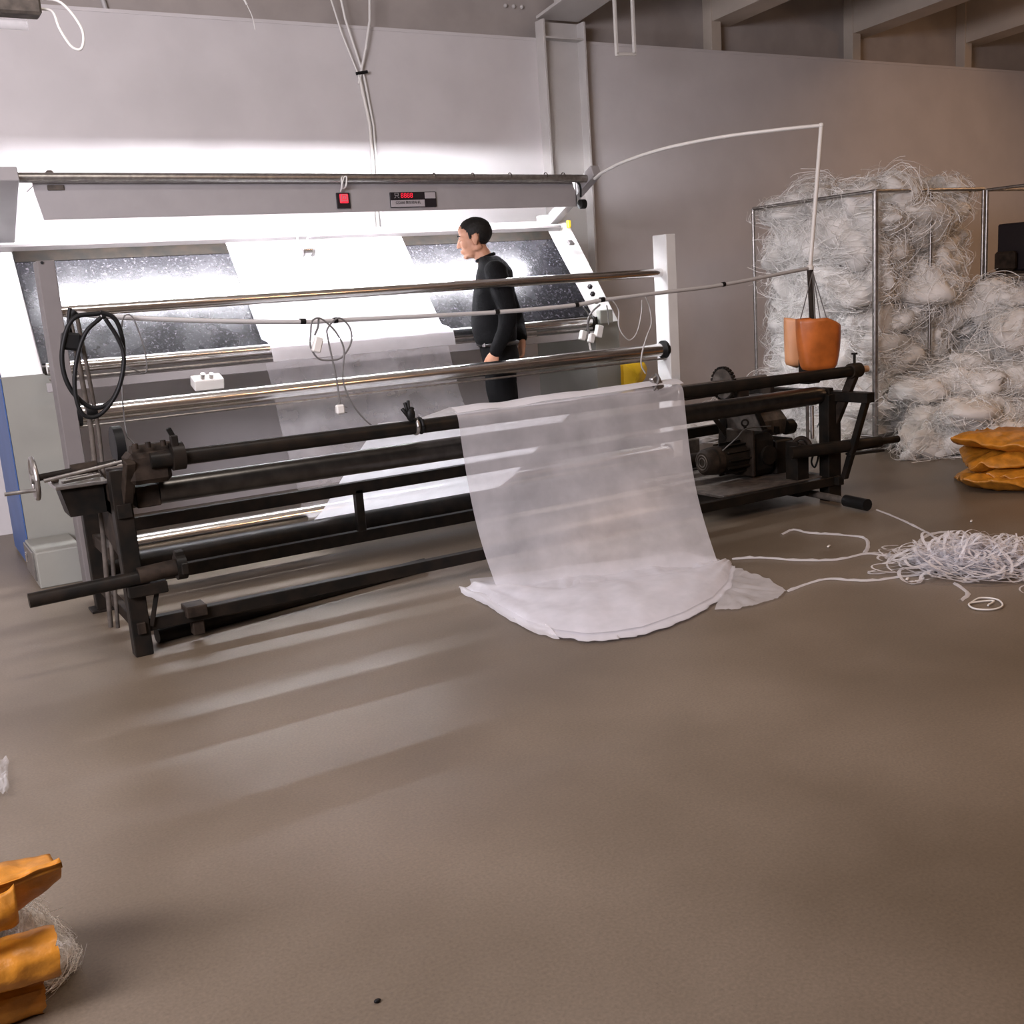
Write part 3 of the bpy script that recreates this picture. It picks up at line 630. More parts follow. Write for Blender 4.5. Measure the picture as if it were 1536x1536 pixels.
for u, v in ((1201, 478), (1222, 478), (1231, 482), (1243, 488)):
    MB().tube([at(1219, 408, y=4.86), at(u, v, y=4.72)], .0035, 6).build('string', 'cable', oj)

# ================================================================== MESH FABRIC
def mesh_sheet(name, fn, nu, nv, m_, label, cat='fabric', parent=None):
    o = MB().grid(fn, nu, nv).build(name, m_, parent)
    return tag(o, label, cat) if parent is None else o
fab = thing('mesh_fabric', 'white sheer mesh fabric running over the board, under the frame and down to the floor', 'fabric', (2.9, 5.6, 0))
def path_sheet(path, xl, xr, wob=.004, seed=0):
    P = [V((0, y, z)) for y, z in path]; L = [0]
    for i in range(1, len(P)): L.append(L[-1] + (P[i] - P[i - 1]).length)
    def f(u, v):
        s = v * L[-1]; i = 1
        while i < len(L) - 1 and L[i] < s: i += 1
        t = (s - L[i - 1]) / (L[i] - L[i - 1]); p = P[i - 1].lerp(P[i], t); l = xl(v) if callable(xl) else xl; r = xr(v) if callable(xr) else xr
        x = l + (r - l) * u; w = wob * nz.noise(V((x * 6 + seed, s * 3, seed)))
        return V((x, p.y - w, p.z + w))
    return f
nn = V((0, -math.sin(bang), math.cos(bang)))
def on(t, h): 
    q = V((0, BY0, BZ0)).lerp(V((0, BY1, BZ1)), t) + nn * h; return (q.y, q.z)
f1 = path_sheet([(7.19, 1.862 + .014), on(.97, .018), on(.5, .016), on(.04, .018), (6.52, 1.20), (6.458, 1.17), (6.44, 1.08)], 2.12, 3.40, .003, 1)
MB().grid(f1, 60, 70).build('board_sheet', 'netdense', fab, 'bright layer lying on the board')
f2 = path_sheet([(6.44, 1.08), (6.30, .72), (6.12, .34), (6.06, .185), (6.02, .125), (5.95, .135)], 2.07, 3.34, .02, 3)
MB().grid(f2, 50, 60).build('hanging_sheet', 'nethang', fab, 'sheer layer hanging below the board')
f3 = path_sheet([(5.95, .135), (5.78, .24), (5.45, .52), (5.17, .735), (5.12, .772), (5.06, .770), (4.8, .81), (4.54, .868), (4.47, .888), (4.43, .888), (4.395, .866)], lambda v: 2.07 + .23 * v, lambda v: 3.34 + .33 * v, .012, 5)
MB().grid(f3, 50, 70).build('return_sheet', 'netdense', fab, 'layer rising from the bottom roller to the winding pipe')
# front fall: from the pipe down to the floor, then spreading out
EL = [at(u, v, z=0) for u, v in ((693, 889), (730, 908), (790, 944), (835, 958), (880, 966), (925, 962), (965, 955), (1030, 931), (1073, 906), (1094, 880), (1099, 852))]
def edge(u):
    k = u * (len(EL) - 1); i = min(int(k), len(EL) - 2); return EL[i].lerp(EL[i + 1], k - i)
def fall(u, v, lift=0):
    a_ = V((2.30 + 1.36 * u, 0, 0)); A0 = V((a_.x, 4.45, .880 - .033 * (a_.x - .9) / 4.15)); A1 = V((a_.x, 4.392, .842 - .033 * (a_.x - .9) / 4.15))
    F = V((2.36, 4.24, .012)).lerp(V((3.40, 3.86, .012)), u); E_ = edge(u)
    if v < .06: q = A0.lerp(A1, v / .06) + V((0, -.012, .012)) * math.sin(PI * v / .06)
    elif v < .72:
        t = (v - .06) / .66; q = A1.lerp(F, t); q.z -= .08 * math.sin(PI * t) * (1 - .3 * t); q.y += .04 * math.sin(PI * t)
        q.z += .012 * nz.noise(V((u * 5, t * 2, 3.1))) * t; q.z = max(q.z, .012)
    else:
        t = (v - .72) / .28; q = F.lerp(E_, t)
        q.z = .012 + .065 * math.sin(PI * min(1, t * .97)) * (.6 + .4 * math.sin(PI * u)) + .022 * nz.noise(V((u * 9, t * 4, 1))) * math.sin(PI * t)
    return q + V((0, 0, lift))
MB().grid(lambda u, v: fall(u, v * .985), 90, 120).build('falling_sheet', 'net', fab, 'sheer layer falling from the pipe to the floor')
def heapf(u, v):
    F = V((2.36, 4.26, 0)).lerp(V((3.44, 3.9, 0)), u); E_ = edge(u); v2 = v
    q = F.lerp(E_, v2); mid = math.sin(PI * min(1, v2 * 1.0)) 
    rz = .010 + .030 * mid * math.sin(PI * max(.03, min(.97, u))) + .022 * mid * nz.noise(V((u * 6, v * 5, 2))) + .012 * mid * nz.noise(V((u * 22 + 3 * v, v * 3, 7)))
    q += V((.02 * nz.noise(V((u * 30, v * 9, 8))), .02 * nz.noise(V((u * 30, v * 9, 18))), 0)) * v
    q.z = max(.006, rz); return q
for k, (dy, dz) in enumerate(((.0, .0), (.10, .006), (.19, .012), (.27, .018))):
    def hk(u, v, dy=dy, dz=dz, k=k):
        q = heapf(u, v); w = (1 - v) ** 1.5
        return q + V((.03 * nz.noise(V((u * 3, k, 0))) * w, (dy + .07 * nz.noise(V((u * 4, k * 3.1, 5)))) * w - .006 * k * v, dz * (1 - v) * .5 + .0015 * k))
    MB().grid(hk, 90, 40).build('floor_fold', 'net' if k else 'netdense', fab, 'folded white layer on the floor')
# thin flap at the right, with a ragged edge
FL = [at(u, v, z=0) for u, v in ((1090, 858), (1112, 855), (1120, 862), (1150, 872), (1180, 889), (1168, 900), (1150, 906), (1130, 912), (1100, 918), (1072, 918))]
def flap(u, v):
    k = u * (len(FL) - 1); i = min(int(k), len(FL) - 2); e = FL[i].lerp(FL[i + 1], k - i); c3 = at(1085, 885, z=0)
    q = c3.lerp(e, v * (1 + .05 * nz.noise(V((u * 40, 0, 0))))); q.z = .010 + .018 * abs(nz.noise(V((q.x * 14, q.y * 14, 0)))); return q
MB().grid(flap, 60, 10).build('ragged_flap', 'net', fab, 'thin ragged flap at the right of the heap')
def lcurl(u, v):
    A = [at(x, y, z=0) for x, y in ((688, 884), (705, 889), (735, 888), (770, 900), (800, 930))]; B = [at(x, y, z=0) for x, y in ((692, 893), (725, 908), (760, 930), (800, 952), (840, 962))]
    k = u * 4; i = min(int(k), 3); a1 = A[i].lerp(A[i + 1], k - i); b1_ = B[i].lerp(B[i + 1], k - i); q = a1.lerp(b1_, v); q.z = .010 + .022 * math.sin(PI * v) + .008 * nz.noise(q * 18); return q
MB().grid(lcurl, 40, 8).build('curled_edge', 'netdense', fab)

# ribbons on the floor
def ribbon(name, label, pts, w=.018, m_='netdense', group=None, seed=0):
    P = smoothpath([at(u, v, z=0) + V((0, 0, .008)) for u, v in pts], 6); mb = MB(); vs = []
    for i, p in enumerate(P):
        t = (P[min(i + 1, len(P) - 1)] - P[max(i - 1, 0)]).normalized(); s = V((-t.y, t.x, 0)) * w * (.6 + .5 * abs(nz.noise(V((i * .31, seed, 0))))) * .5
        h = .006 + .010 * abs(nz.noise(V((i * .4, seed, 4))))
        vs += [V((p.x, p.y, .004)) + s, V((p.x, p.y, h + .004)), V((p.x, p.y, .004)) - s]
    fs = []
    for i in range(len(P) - 1):
        for k in (0, 1): fs.append((3 * i + k, 3 * i + k + 1, 3 * i + k + 4, 3 * i + k + 3))
    mb.add(vs, fs, True); o = mb.build(name, m_); return tag(o, label, 'ribbon')
ribbon('fabric_strip', 'long white fabric strip running from the mesh fabric edge straight to the tangle', [(1098, 840), (1140, 838), (1200, 842), (1255, 841), (1300, 832), (1335, 836), (1390, 838)], .03)
ribbon('fabric_strip', 'white fabric strip zigzagging on the floor nearest the frame foot', [(1172, 803), (1190, 796), (1215, 801), (1250, 803), (1295, 808), (1302, 820), (1296, 832)], .03, seed=3)
ribbon('fabric_strip', 'white strip tied to the ragged flap corner and leading right', [(1180, 889), (1215, 876), (1245, 870), (1300, 873), (1350, 867), (1400, 860), (1365, 850), (1335, 838)], .026, seed=5)
ribbon('fabric_strip', 'white strip leading from the pedal bar down to the tangle', [(1315, 766), (1345, 778), (1375, 792), (1400, 806), (1408, 818)], .022, seed=8)
tg = MB(); r2 = random.Random(3)
cen = at(1458, 852, z=0)
pts = []
def ribbonto(mb, P, w):
    vs = []
    for i, p in enumerate(P):
        t = (P[min(i + 1, len(P) - 1)] - P[max(i - 1, 0)]).normalized(); s = t.cross(V((r2.uniform(-.3, .3), r2.uniform(-.3, .3), 1))).normalized() * w * .5
        vs += [p + s, p - s]
    mb.add(vs, [(2 * i, 2 * i + 1, 2 * i + 3, 2 * i + 2) for i in range(len(P) - 1)], True)
for k in range(230):
    th = r2.uniform(0, 2 * PI); P = []
    e = V((.62, -.42)); f = V((.30, .50)); c4 = r2.gauss(0, .17), r2.gauss(0, .30)
    a_, b_, ph = r2.uniform(.05, .30), r2.uniform(.03, .16), r2.uniform(-.6, .6); n = r2.randint(8, 22); st = r2.uniform(0, 6)
    hz = max(.012, .13 * math.exp(-(c4[0] ** 2 + c4[1] ** 2) * 3.5) * r2.uniform(.2, 1))
    for i in range(n):
        t_ = st + i * .42; x = c4[0] + a_ * math.cos(t_) * .9; y = c4[1] * .7 + b_ * math.sin(t_ + ph) * 1.6
        q = cen + V((e.x * x + f.x * y, e.y * x + f.y * y, 0)) ; q.z = max(.006, hz * (1 + .5 * math.sin(i * .7)) * max(.12, 1 - (x * x + y * y) * .6)); P.append(q)
    ribbonto(tg, smoothpath(P, 2), r2.uniform(.006, .016))
tg.grid(lambda u, v: cen + V((.8 * (u - .5) * .42 + .32 * (v - .5) * .5, -.55 * (u - .5) * .42 + .55 * (v - .5) * .5, .012 + .085 * math.sin(PI * u) * math.sin(PI * v) + .030 * nz.noise(V((u * 6, v * 6, 0))) + .02 * nz.noise(V((u * 18, v * 18, 0))))) + V((.05 * nz.noise(V((u * 5, v * 5, 4))), .05 * nz.noise(V((u * 5, v * 5, 14))) + .05, 0)), 40, 40)
tag(tg.build('ribbon_tangle', 'netdense'), 'tangled heap of white selvedge ribbons on the floor at the right', 'ribbon heap', kind='stuff')
ribbon('fabric_strip', 'white strip curling out behind the tangle towards the left', [(1380, 818), (1382, 810), (1400, 802), (1425, 800), (1430, 810)], .03, seed=11)
ribbon('fabric_strip', 'crumpled white strip end in front of the tangle', [(1432, 876), (1445, 885), (1452, 893), (1440, 903)], .03, seed=13)
tag(MB().tube(smoothpath([at(u, v, z=.008) for u, v in ((1455, 905), (1470, 897), (1495, 899), (1504, 908), (1490, 914), (1462, 913), (1455, 905), (1490, 901), (1482, 908))]), .004, 6).build('ribbon_loop', 'whitewire'),
    'small loose oval loop of ribbon lying in front of the tangle', 'ribbon')
for u, v, l in ((1243, 821, 'tiny white scrap on the floor left of the tangle'), (1457, 783, 'tiny white scrap on the floor behind the tangle'), (1361, 870, 'tiny white scrap in front of the long strip')):
    p = at(u, v, z=0); tag(MB().box(p + V((0, 0, .006)), (.03, .012, .008), .003, ang=(.5, 'Z')).build('fabric_scrap', 'pvc'), l, 'scrap')
tag(MB().sphere(at(566, 1501, z=.004), (.008, .005, .004), 6).build('dirt_speck', 'rubber'), 'dark speck of dirt on the floor near the bottom of the picture', 'dirt')
fs_ = MB().grid(lambda u, v: at(-30 + 44 * u + 4 * nz.noise(V((v * 5, 0, 3))), 1145 + 55 * v, z=0) + V((0, 0, .012 + .03 * abs(nz.noise(V((u * 6, v * 8, 1)))))), 16, 20)
tag(fs_.build('plastic_film_scrap', 'film'), 'crumpled clear plastic film at the left edge of the floor', 'plastic film')
#SPLIT
# ================================================================== FIBRE RACKS AND HEAPS
def clumps_mesh(name, clumps, parent=None, label=None, strands=60, seed=1, w=.0016, fly=.13, hug=1.0):
    """lumpy core plus thousands of curling thin fibres wrapped round every clump"""
    rg = np.random.default_rng(seed)
    mb = MB()
    for (c, r) in clumps:
        n = 12; vs = []; fs = []; sd = rg.uniform(0, 50)
        for i in range(n + 1):
            ph = PI * i / n
            for j in range(2 * n):
                th = PI * j / n; d = V((math.sin(ph) * math.cos(th), math.sin(ph) * math.sin(th), math.cos(ph)))
                k = .90 + .45 * nz.noise(d * 1.6 + V((sd, 0, 0))) + .12 * nz.noise(d * 5 + V((sd, 0, 0))); q = V((c[0] + d.x * r[0] * k, c[1] + d.y * r[1] * k, max(.002, c[2] + d.z * r[2] * k))); vs.append(q)
        for i in range(n):
            for j in range(2 * n):
                A, B = i * 2 * n + j, i * 2 * n + (j + 1) % (2 * n); fs.append((A, B, B + 2 * n, A + 2 * n))
        mb.add(vs, fs, True)
    nseg = 6
    allv = []; nst = 0
    C = np.array([c for c, r in clumps]); RR = np.array([r for c, r in clumps])
    for ci, (c, r) in enumerate(clumps):
        m_ = int(strands * (np.mean(r) / .2) ** 1.5) + 6
        ax = rg.normal(size=3); ax /= np.linalg.norm(ax)
        for s in range(m_):
            a_ = ax * rg.uniform(.2, 1.6) + rg.normal(size=3) * .8; a_ /= np.linalg.norm(a_)
            e = np.cross(a_, rg.normal(size=3)); e /= np.linalg.norm(e); g = np.cross(a_, e)
            h = rg.uniform(-.75, .75); rr = math.sqrt(1 - h * h); t0 = rg.uniform(0, 2 * PI); L = rg.uniform(.5, 1.9)
            t = t0 + np.linspace(0, L, nseg + 1)
            lift = 1.01 + fly * rg.random() ** 3 * np.linspace(0, 1, nseg + 1) ** 2 * 3 + .035 * np.sin(t * 3 + rg.uniform(0, 6))
            P = (np.outer(np.cos(t), e) + np.outer(np.sin(t), g)) * rr + a_ * h
            P = c + P * np.array(r) * (lift * (.86 + .30 * rg.random()))[:, None] + .035 * min(1.2, np.mean(r) / .19) * np.sin(P[:, [1, 2, 0]] * 4 + ci + t[:, None] * 1.5)
            P[:, 2] = np.maximum(P[:, 2], .004)
            T = np.gradient(P, axis=0); S = np.cross(T, rg.normal(size=3)); S /= (np.linalg.norm(S, axis=1)[:, None] + 1e-9)
            ww = w * rg.uniform(.6, 1.6)
            Q = np.empty((2 * (nseg + 1), 3)); Q[0::2] = P + S * ww; Q[1::2] = P - S * ww
            allv.append(Q); nst += 1
    n0 = len(mb.v); Vv = np.concatenate([np.array(mb.v)] + allv)
    base = np.arange(nst)[:, None] * (2 * (nseg + 1)) + n0; k = np.arange(nseg)[None, :] * 2
    q = np.stack([base + k, base + k + 1, base + k + 3, base + k + 2], -1).reshape(-1, 4)
    core = np.array(mb.f); F = np.concatenate([core, q])
    org = root_origin(parent) if parent else V(((Vv[:, 0].min() + Vv[:, 0].max()) / 2, (Vv[:, 1].min() + Vv[:, 1].max()) / 2, Vv[:, 2].min()))
    Vv = Vv - np.array(org)
    me = bpy.data.meshes.new(name); me.vertices.add(len(Vv)); me.vertices.foreach_set('co', Vv.astype(np.float32).ravel())
    me.loops.add(len(F) * 4); me.loops.foreach_set('vertex_index', F.astype(np.int32).ravel())
    me.polygons.add(len(F)); me.polygons.foreach_set('loop_start', np.arange(0, len(F) * 4, 4, dtype=np.int32)); me.polygons.foreach_set('loop_total', np.full(len(F), 4, dtype=np.int32))
    me.polygons.foreach_set('use_smooth', np.ones(len(F), dtype=bool))
    me.materials.append(M['fibrecore']); me.materials.append(M['fibre'])
    mi = np.zeros(len(F), dtype=np.int32); mi[len(core):] = 1; me.polygons.foreach_set('material_index', mi)
    me.update(); me.validate()
    o = bpy.data.objects.new(name, me); COL.objects.link(o)
    if parent: o.parent = parent
    else: o.location = org
    if label: o['label'] = label
    return o
def fill(x0, x1, y0, y1, ztop, rr, step, seed, z0=0.0):
    """clumps filling a box-like heap with height function ztop(x, y)"""
    r3 = random.Random(seed); out = []
    x = x0
    while x < x1:
        y = y0
        while y < y1:
            zt = ztop(x, y); z = z0 + rr * .6
            while z < zt - rr * .3:
                out.append(((x + r3.uniform(-.4, .4) * step, y + r3.uniform(-.4, .4) * step, z + r3.uniform(-.2, .2) * step),
                            (rr * r3.uniform(.6, 1.5), rr * r3.uniform(.6, 1.5), rr * r3.uniform(.5, 1.15)))); z += step * .85
            y += step
        x += step
    return out
RX0, RX1, RY0, RY1, RZ = 6.52, 7.74, 5.60, 6.71, 1.90
cl = [c for c in fill(RX0 + .20, RX1, RY0 + .18, RY1 + .06, lambda x, y: 1.98 + .06 * math.sin(x * 5), .20, .21, 5) if c[0][0] < RX0 + .5 or c[0][1] < RY0 + .4 or c[0][2] > 1.65]
o = clumps_mesh('fibre_stack', cl, strands=300, seed=2)
tag(o, 'tall white heap of nylon fibre packed inside the left metal rack', 'fibre heap', kind='stuff')
rk = thing('storage_rack', 'metal tube rack holding white nylon fibre, nearest the winding frame', 'rack', (7.1, 6.15, 0))
def tb(mb, p, q, r=.014): return mb.tube([p, q], r, 10)
for x, y in ((RX0 - .03, RY0 - .06), (RX0 - .03, RY1 + .1), (RX1, RY0 - .06), (RX1, RY1 + .1), ((RX0 + RX1) / 2 - .02, RY0 - .06)):
    big = x < RX0 and y < RY0
    tb(MB(), (x, y, 0), (x, y, 1.94), .022 if big else .014).build('rack_post', 'dullsteel', rk)
for z in (1.94, .12):
    for p, q in (((RX0 - .03, RY0 - .06, z), (RX1, RY0 - .06, z)), ((RX0 - .03, RY1 + .1, z), (RX1, RY1 + .1, z)), ((RX0 - .03, RY0 - .06, z), (RX0 - .03, RY1 + .1, z)), ((RX1, RY0 - .06, z), (RX1, RY1 + .1, z))):
        tb(MB(), p, q).build('rack_bar', 'dullsteel', rk)
rk2 = thing('storage_rack', 'metal tube rack at the right edge of the picture with a black box inside', 'rack', (8.44, 4.94, 0))
for x, y in ((7.77, 5.53), (9.1, 5.53), (7.80, 4.35), (9.1, 4.35)):
    tb(MB(), (x, y, 0), (x, y, 1.93), .014).build('rack_post', 'dullsteel', rk2)
for z in (1.93, 1.26):
    for p, q in (((7.77, 5.53, z), (9.1, 5.53, z)), ((7.80, 4.35, z), (9.1, 4.35, z)), ((7.77, 5.53, z), (7.80, 4.35, z)), ((9.1, 5.53, z), (9.1, 4.35, z))):
        tb(MB(), p, q, .012).build('rack_bar', 'dullsteel', rk2)
MB().box((8.44, 4.94, 1.28), (1.3, 1.15, .012), .002).build('shelf', 'rust', rk2)
bx = thing('black_box', 'black equipment box standing in the right rack', 'box', (7.98, 5.36, 1.29))
MB().box((8.00, 5.36, 1.475), (.30, .26, .37), .012).build('box_body', 'panel', bx)
MB().box((8.10, 5.225, 1.50), (.03, .01, .12), .003).build('label_plate', 'lightpanel', bx)
MB().box((7.81, 5.38, 1.37), (.06, .18, .15), .02).build('side_unit', 'rust', bx)
ys = MB().grid(lambda u, v: V((7.72 + .20 * u + .13 * v * v + .03 * nz.noise(V((u * 4, v * 4, 2))), 4.98 + .05 * math.sin(u * 5) + .05 * v, 1.88 - .58 * v + .03 * nz.noise(V((u * 5, v * 5, 9))))), 24, 30)
ys.grid(lambda u, v: V((7.72 + .20 * u + .13 * v * v + .03 * nz.noise(V((u * 4, v * 4, 2))), 5.04 + .05 * math.sin(u * 5) + .05 * v, 1.88 - .58 * v + .03 * nz.noise(V((u * 5, v * 5, 9))))), 24, 30)
tag(ys.build('plastic_sack', 'yellow'), 'yellow plastic sack hanging from the top bar of the right rack', 'sack')
# heap on the floor in front of the racks
def zt(x, y):
    e = min(1, max(0, (y - 4.62) / .75)) if x > 6.75 else min(1, max(0, (x - 6.38) / .45)) * min(1, max(0, (y - 4.85) / .6))
    return (.12 + .50 * e ** .8 + .22 * max(0, x - 6.9) * e) 
cl = [c for c in fill(6.58, 9.4, 4.72, 5.5, zt, .19, .20, 9)]
o = clumps_mesh('fibre_heap', cl, strands=330, seed=4)
tag(o, 'broad white heap of nylon fibre spread on the floor in front of the racks', 'fibre heap', kind='stuff')
cl = [c for c in fill(7.66, 9.4, 4.95, 5.9, lambda x, y: 1.15 + .12 * (x - 7.6) + .1 * math.sin(x * 9), .18, .25, 15, z0=.3) if c[0][0] < 8.1 or c[0][1] < 5.2 or c[0][2] > .9]
o = clumps_mesh('fibre_stack', cl, strands=300, seed=6)
tag(o, 'tall white heap of nylon fibre piled up in front of the right rack', 'fibre heap', kind='stuff')
cl = [((x, 7.3 + .2 * math.sin(x * 7), .10), (.22, .2, .13)) for x in (5.9, 6.15, 6.4, 6.65, 6.9)] + [((6.3, 7.2, .2), (.2, .2, .12))]
o = clumps_mesh('fibre_heap', cl, strands=90, seed=8)
tag(o, 'low grey-white heap of fibre lying at the wall behind the winding frame', 'fibre heap', kind='stuff')

# ================================================================== ORANGE SACKS
def sack_layer(pts, z0, th, seed, mat_='sack'):
    """folded flat sack: outline on the ground, puffed thickness with crumples"""
    P = [V((p[0], p[1], 0)) for p in pts]; c = sum(P, V()) / len(P); n = len(P)
    def f(u, v):
        k = (u * n) % n; i = int(k) % n; e = P[i].lerp(P[(i + 1) % n], k - int(k)); r = math.sin(PI * v); s = -math.cos(PI * v)
        q = c.lerp(e, r ** .45 if r > 0 else 0); zz = z0(q.x, q.y) if callable(z0) else z0
        q.z = zz + th * .5 + s * th * .5 * (.55 + .45 * (1 - r ** 3)) + .040 * nz.noise(V((q.x * 2.5 + q.y * 3 + seed, q.y * 11 + q.x * 5, seed))) + .018 * nz.noise(V((q.x * 8, q.y * 26 + q.x * 9, seed)))
        q.z = max(.003, q.z); return q
    return MB().grid(f, 72, 16)
base = [(5.66, 4.10), (5.70, 3.92), (6.0, 3.70), (6.6, 3.45), (6.8, 3.9), (6.4, 4.45), (5.95, 4.45)]
labs = ['bottom orange woven sack of the stack at the right edge', 'second orange woven sack from the floor in the right stack', 'third orange woven sack from the floor in the right stack', 'topmost orange woven sack of the right stack with a pointed corner']
for i, l in enumerate(labs):
    r4 = random.Random(i + 3); sh = [(x + r4.uniform(-.06, .06) + (-.03, .10, .02, 0)[i], y + r4.uniform(-.07, .07)) for x, y in base]
    if i == 3: sh[0] = (5.62, 4.22); sh[1] = (5.80, 3.98)
    o = sack_layer(sh, (lambda x, y, i=i: .004 + i * .066 + (.16 * max(0, 6.1 - x) if i == 3 else .04 * math.sin(x * 6 + i))), .10, i * 7)
    tag(o.build('woven_sack', 'sack'), l, 'sack', 'orange sacks stacked at the right edge')
# bottom left corner: two rolled sacks on a fibre bundle
def cloth_roll(A, B, r0, r1, seed, sq=.8, fl=0):
    A, B = V(A), V(B); ax = (B - A).normalized(); up = V((0, 0, 1)); sd = ax.cross(up).normalized(); up = sd.cross(ax)
    def f(u, v):
        t = 2 * PI * u * 1.12; r = (r0 + (r1 - r0) * v) * (1 + .10 * nz.noise(V((math.cos(t) * 2, math.sin(t) * 2, v * 4 + seed))) + .02 * math.sin(v * 30 + seed)) * (1 + .05 * u)
        return A.lerp(B, v) + sd * math.cos(t) * r + up * math.sin(t) * r * sq + ax * .012 * nz.noise(V((t * 2, seed, 0)))
    mb = MB().grid(f, 48, 30)
    n = 48; mb.add([f(i / n, .985) for i in range(43)] , [tuple(range(43))])
    return mb
s1 = MB()
up0 = at(-140, 1440, y=2.3); 
tipA = at(78, 1290, y=2.32); tipB = at(96, 1316, y=2.26); 
def blade(u, v):
    a1 = at(-160, 1300, y=2.45).lerp(at(60, 1281, y=2.36), u) if v < 2 else None
    top = at(-160 + 235 * u, 1318 - 36 * u ** 1.5, y=2.38); mid = at(-160 + 252 * u, 1372 - 78 * u, y=2.24); bot = at(-160 + 196 * u + 54 * u ** 4 , 1415 - 60 * u ** 2 - 40 * u ** 6, y=2.30)
    q = top.lerp(mid, v * 2) if v < .5 else mid.lerp(bot, v * 2 - 1)
    return q + V((0, -.028 * math.sin(PI * v) * (1 - .6 * u), .008 * math.sin(v * 9 + u * 3))) + V((0, 0, .006 * nz.noise(q * 30)))
s1.grid(blade, 40, 30)
o = s1.build('woven_sack', 'sack'); q_ = o.modifiers.new('s', 'SOLIDIFY'); q_.thickness = .012; q_.offset = -1
tag(o, 'upper orange woven sack with a folded pointed end in the bottom left corner', 'sack')
s2 = MB()
def lap(u, v):
    q = at(-60, 1380, y=2.2).lerp(at(22, 1330, y=2.2), u); w_ = at(-60, 1420, y=2.2).lerp(at(30, 1390, y=2.2), u)
    q = q.lerp(w_, v); return q + V((0, -.03 * math.sin(PI * v) - .01, 0)) + V((0, .03 * u ** 3, .004 * math.sin(u * 12)))
s2.grid(lap, 20, 12)
o = s2.build('woven_sack', 'sack'); q_ = o.modifiers.new('s', 'SOLIDIFY'); q_.thickness = .01
tag(o, 'small orange sack fold tucked under the upper sack in the bottom left corner', 'sack')
A = at(-190, 1500, y=2.22); B = at(84, 1425, y=2.22)
tag(cloth_roll(A, B, .062, .058, 4).build('woven_sack', 'sack'), 'rolled orange woven sack below the pointed one in the bottom left corner', 'sack')
A = at(-190, 1560, y=2.24); B = at(62, 1488, y=2.26)
tag(cloth_roll(A, B, .055, .045, 9).build('woven_sack', 'sack'), 'lower brownish orange woven sack on top of the white fibre fringe', 'sack')
p0 = at(78, 1530, y=2.36)
cl = [((p0.x - .01 - .06 * i, 2.36 + .03 * (i % 2), .05), (.07, .08, .06)) for i in range(5)] + [((p0.x - .02, 2.38, .10), (.05, .06, .06)), ((p0.x - .12, 2.40, .16), (.08, .06, .08)), ((p0.x - .22, 2.42, .20), (.08, .06, .1))]
o = clumps_mesh('fibre_bundle', cl, strands=4200, seed=12, w=.00045, fly=.10)
tag(o, 'bundle of pale fibre fringe under the orange sacks in the bottom left corner', 'fibre bundle', kind='stuff')

# ================================================================== MAN
PO = V((3.64, 6.30, 0)); F_ = V((-.857, .515, 0)).normalized(); L_ = V((-F_.y, F_.x, 0))
man = thing('person', 'man in a black sweater and black trousers standing and watching the fabric on the board', 'person', PO)
def W_(f, l, z): return PO + F_ * f + L_ * l + V((0, 0, z))
FR = Matrix((F_, L_, V((0, 0, 1)))).transposed()
def cap(mb, pts, rs, n=14):
    """tapered limb through points"""
    P = smoothpath([W_(*p) for p in pts], 4); k = len(P); R_ = []
    for i in range(k):
        t = i / (k - 1) * (len(rs) - 1); j = min(int(t), len(rs) - 2); R_.append(rs[j] + (rs[j + 1] - rs[j]) * (t - j))
    mb.tube(P, R_, n); mb.sphere(P[0], R_[0], 8); mb.sphere(P[-1], R_[-1], 8); return mb
def loft(mb, rows, n=28, pw=.85):
    """rows: (z, f_back, f_front, half width)"""
    vs = []
    for z, fb, ff, hw in rows:
        for j in range(n):
            t = 2 * PI * j / n; cx = math.copysign(abs(math.cos(t)) ** pw, math.cos(t)); sx = math.copysign(abs(math.sin(t)) ** pw, math.sin(t))
            vs.append(W_((fb + ff) / 2 + (ff - fb) / 2 * cx, hw * sx, z))
    k = len(rows); fs = [(i * n + j, i * n + (j + 1) % n, (i + 1) * n + (j + 1) % n, (i + 1) * n + j) for i in range(k - 1) for j in range(n)]
    fs += [tuple(range(n)), tuple(range((k - 1) * n, k * n))]
    return mb.add(vs, fs, True)
def remesh(o, vox, smooth=4, disp=None):
    m1 = o.modifiers.new('r', 'REMESH'); m1.mode = 'VOXEL'; m1.voxel_size = vox; m1.use_smooth_shade = True
    m2 = o.modifiers.new('s', 'SMOOTH'); m2.iterations = smooth; m2.factor = .5
    bpy.context.view_layer.update()
    me = bpy.data.meshes.new_from_object(o.evaluated_get(bpy.context.evaluated_depsgraph_get())); o.modifiers.clear(); old = o.data; o.data = me
    if disp:
        for v in me.vertices: v.co += v.normal * disp(v.co)
    me.polygons.foreach_set('use_smooth', [True] * len(me.polygons)); return o
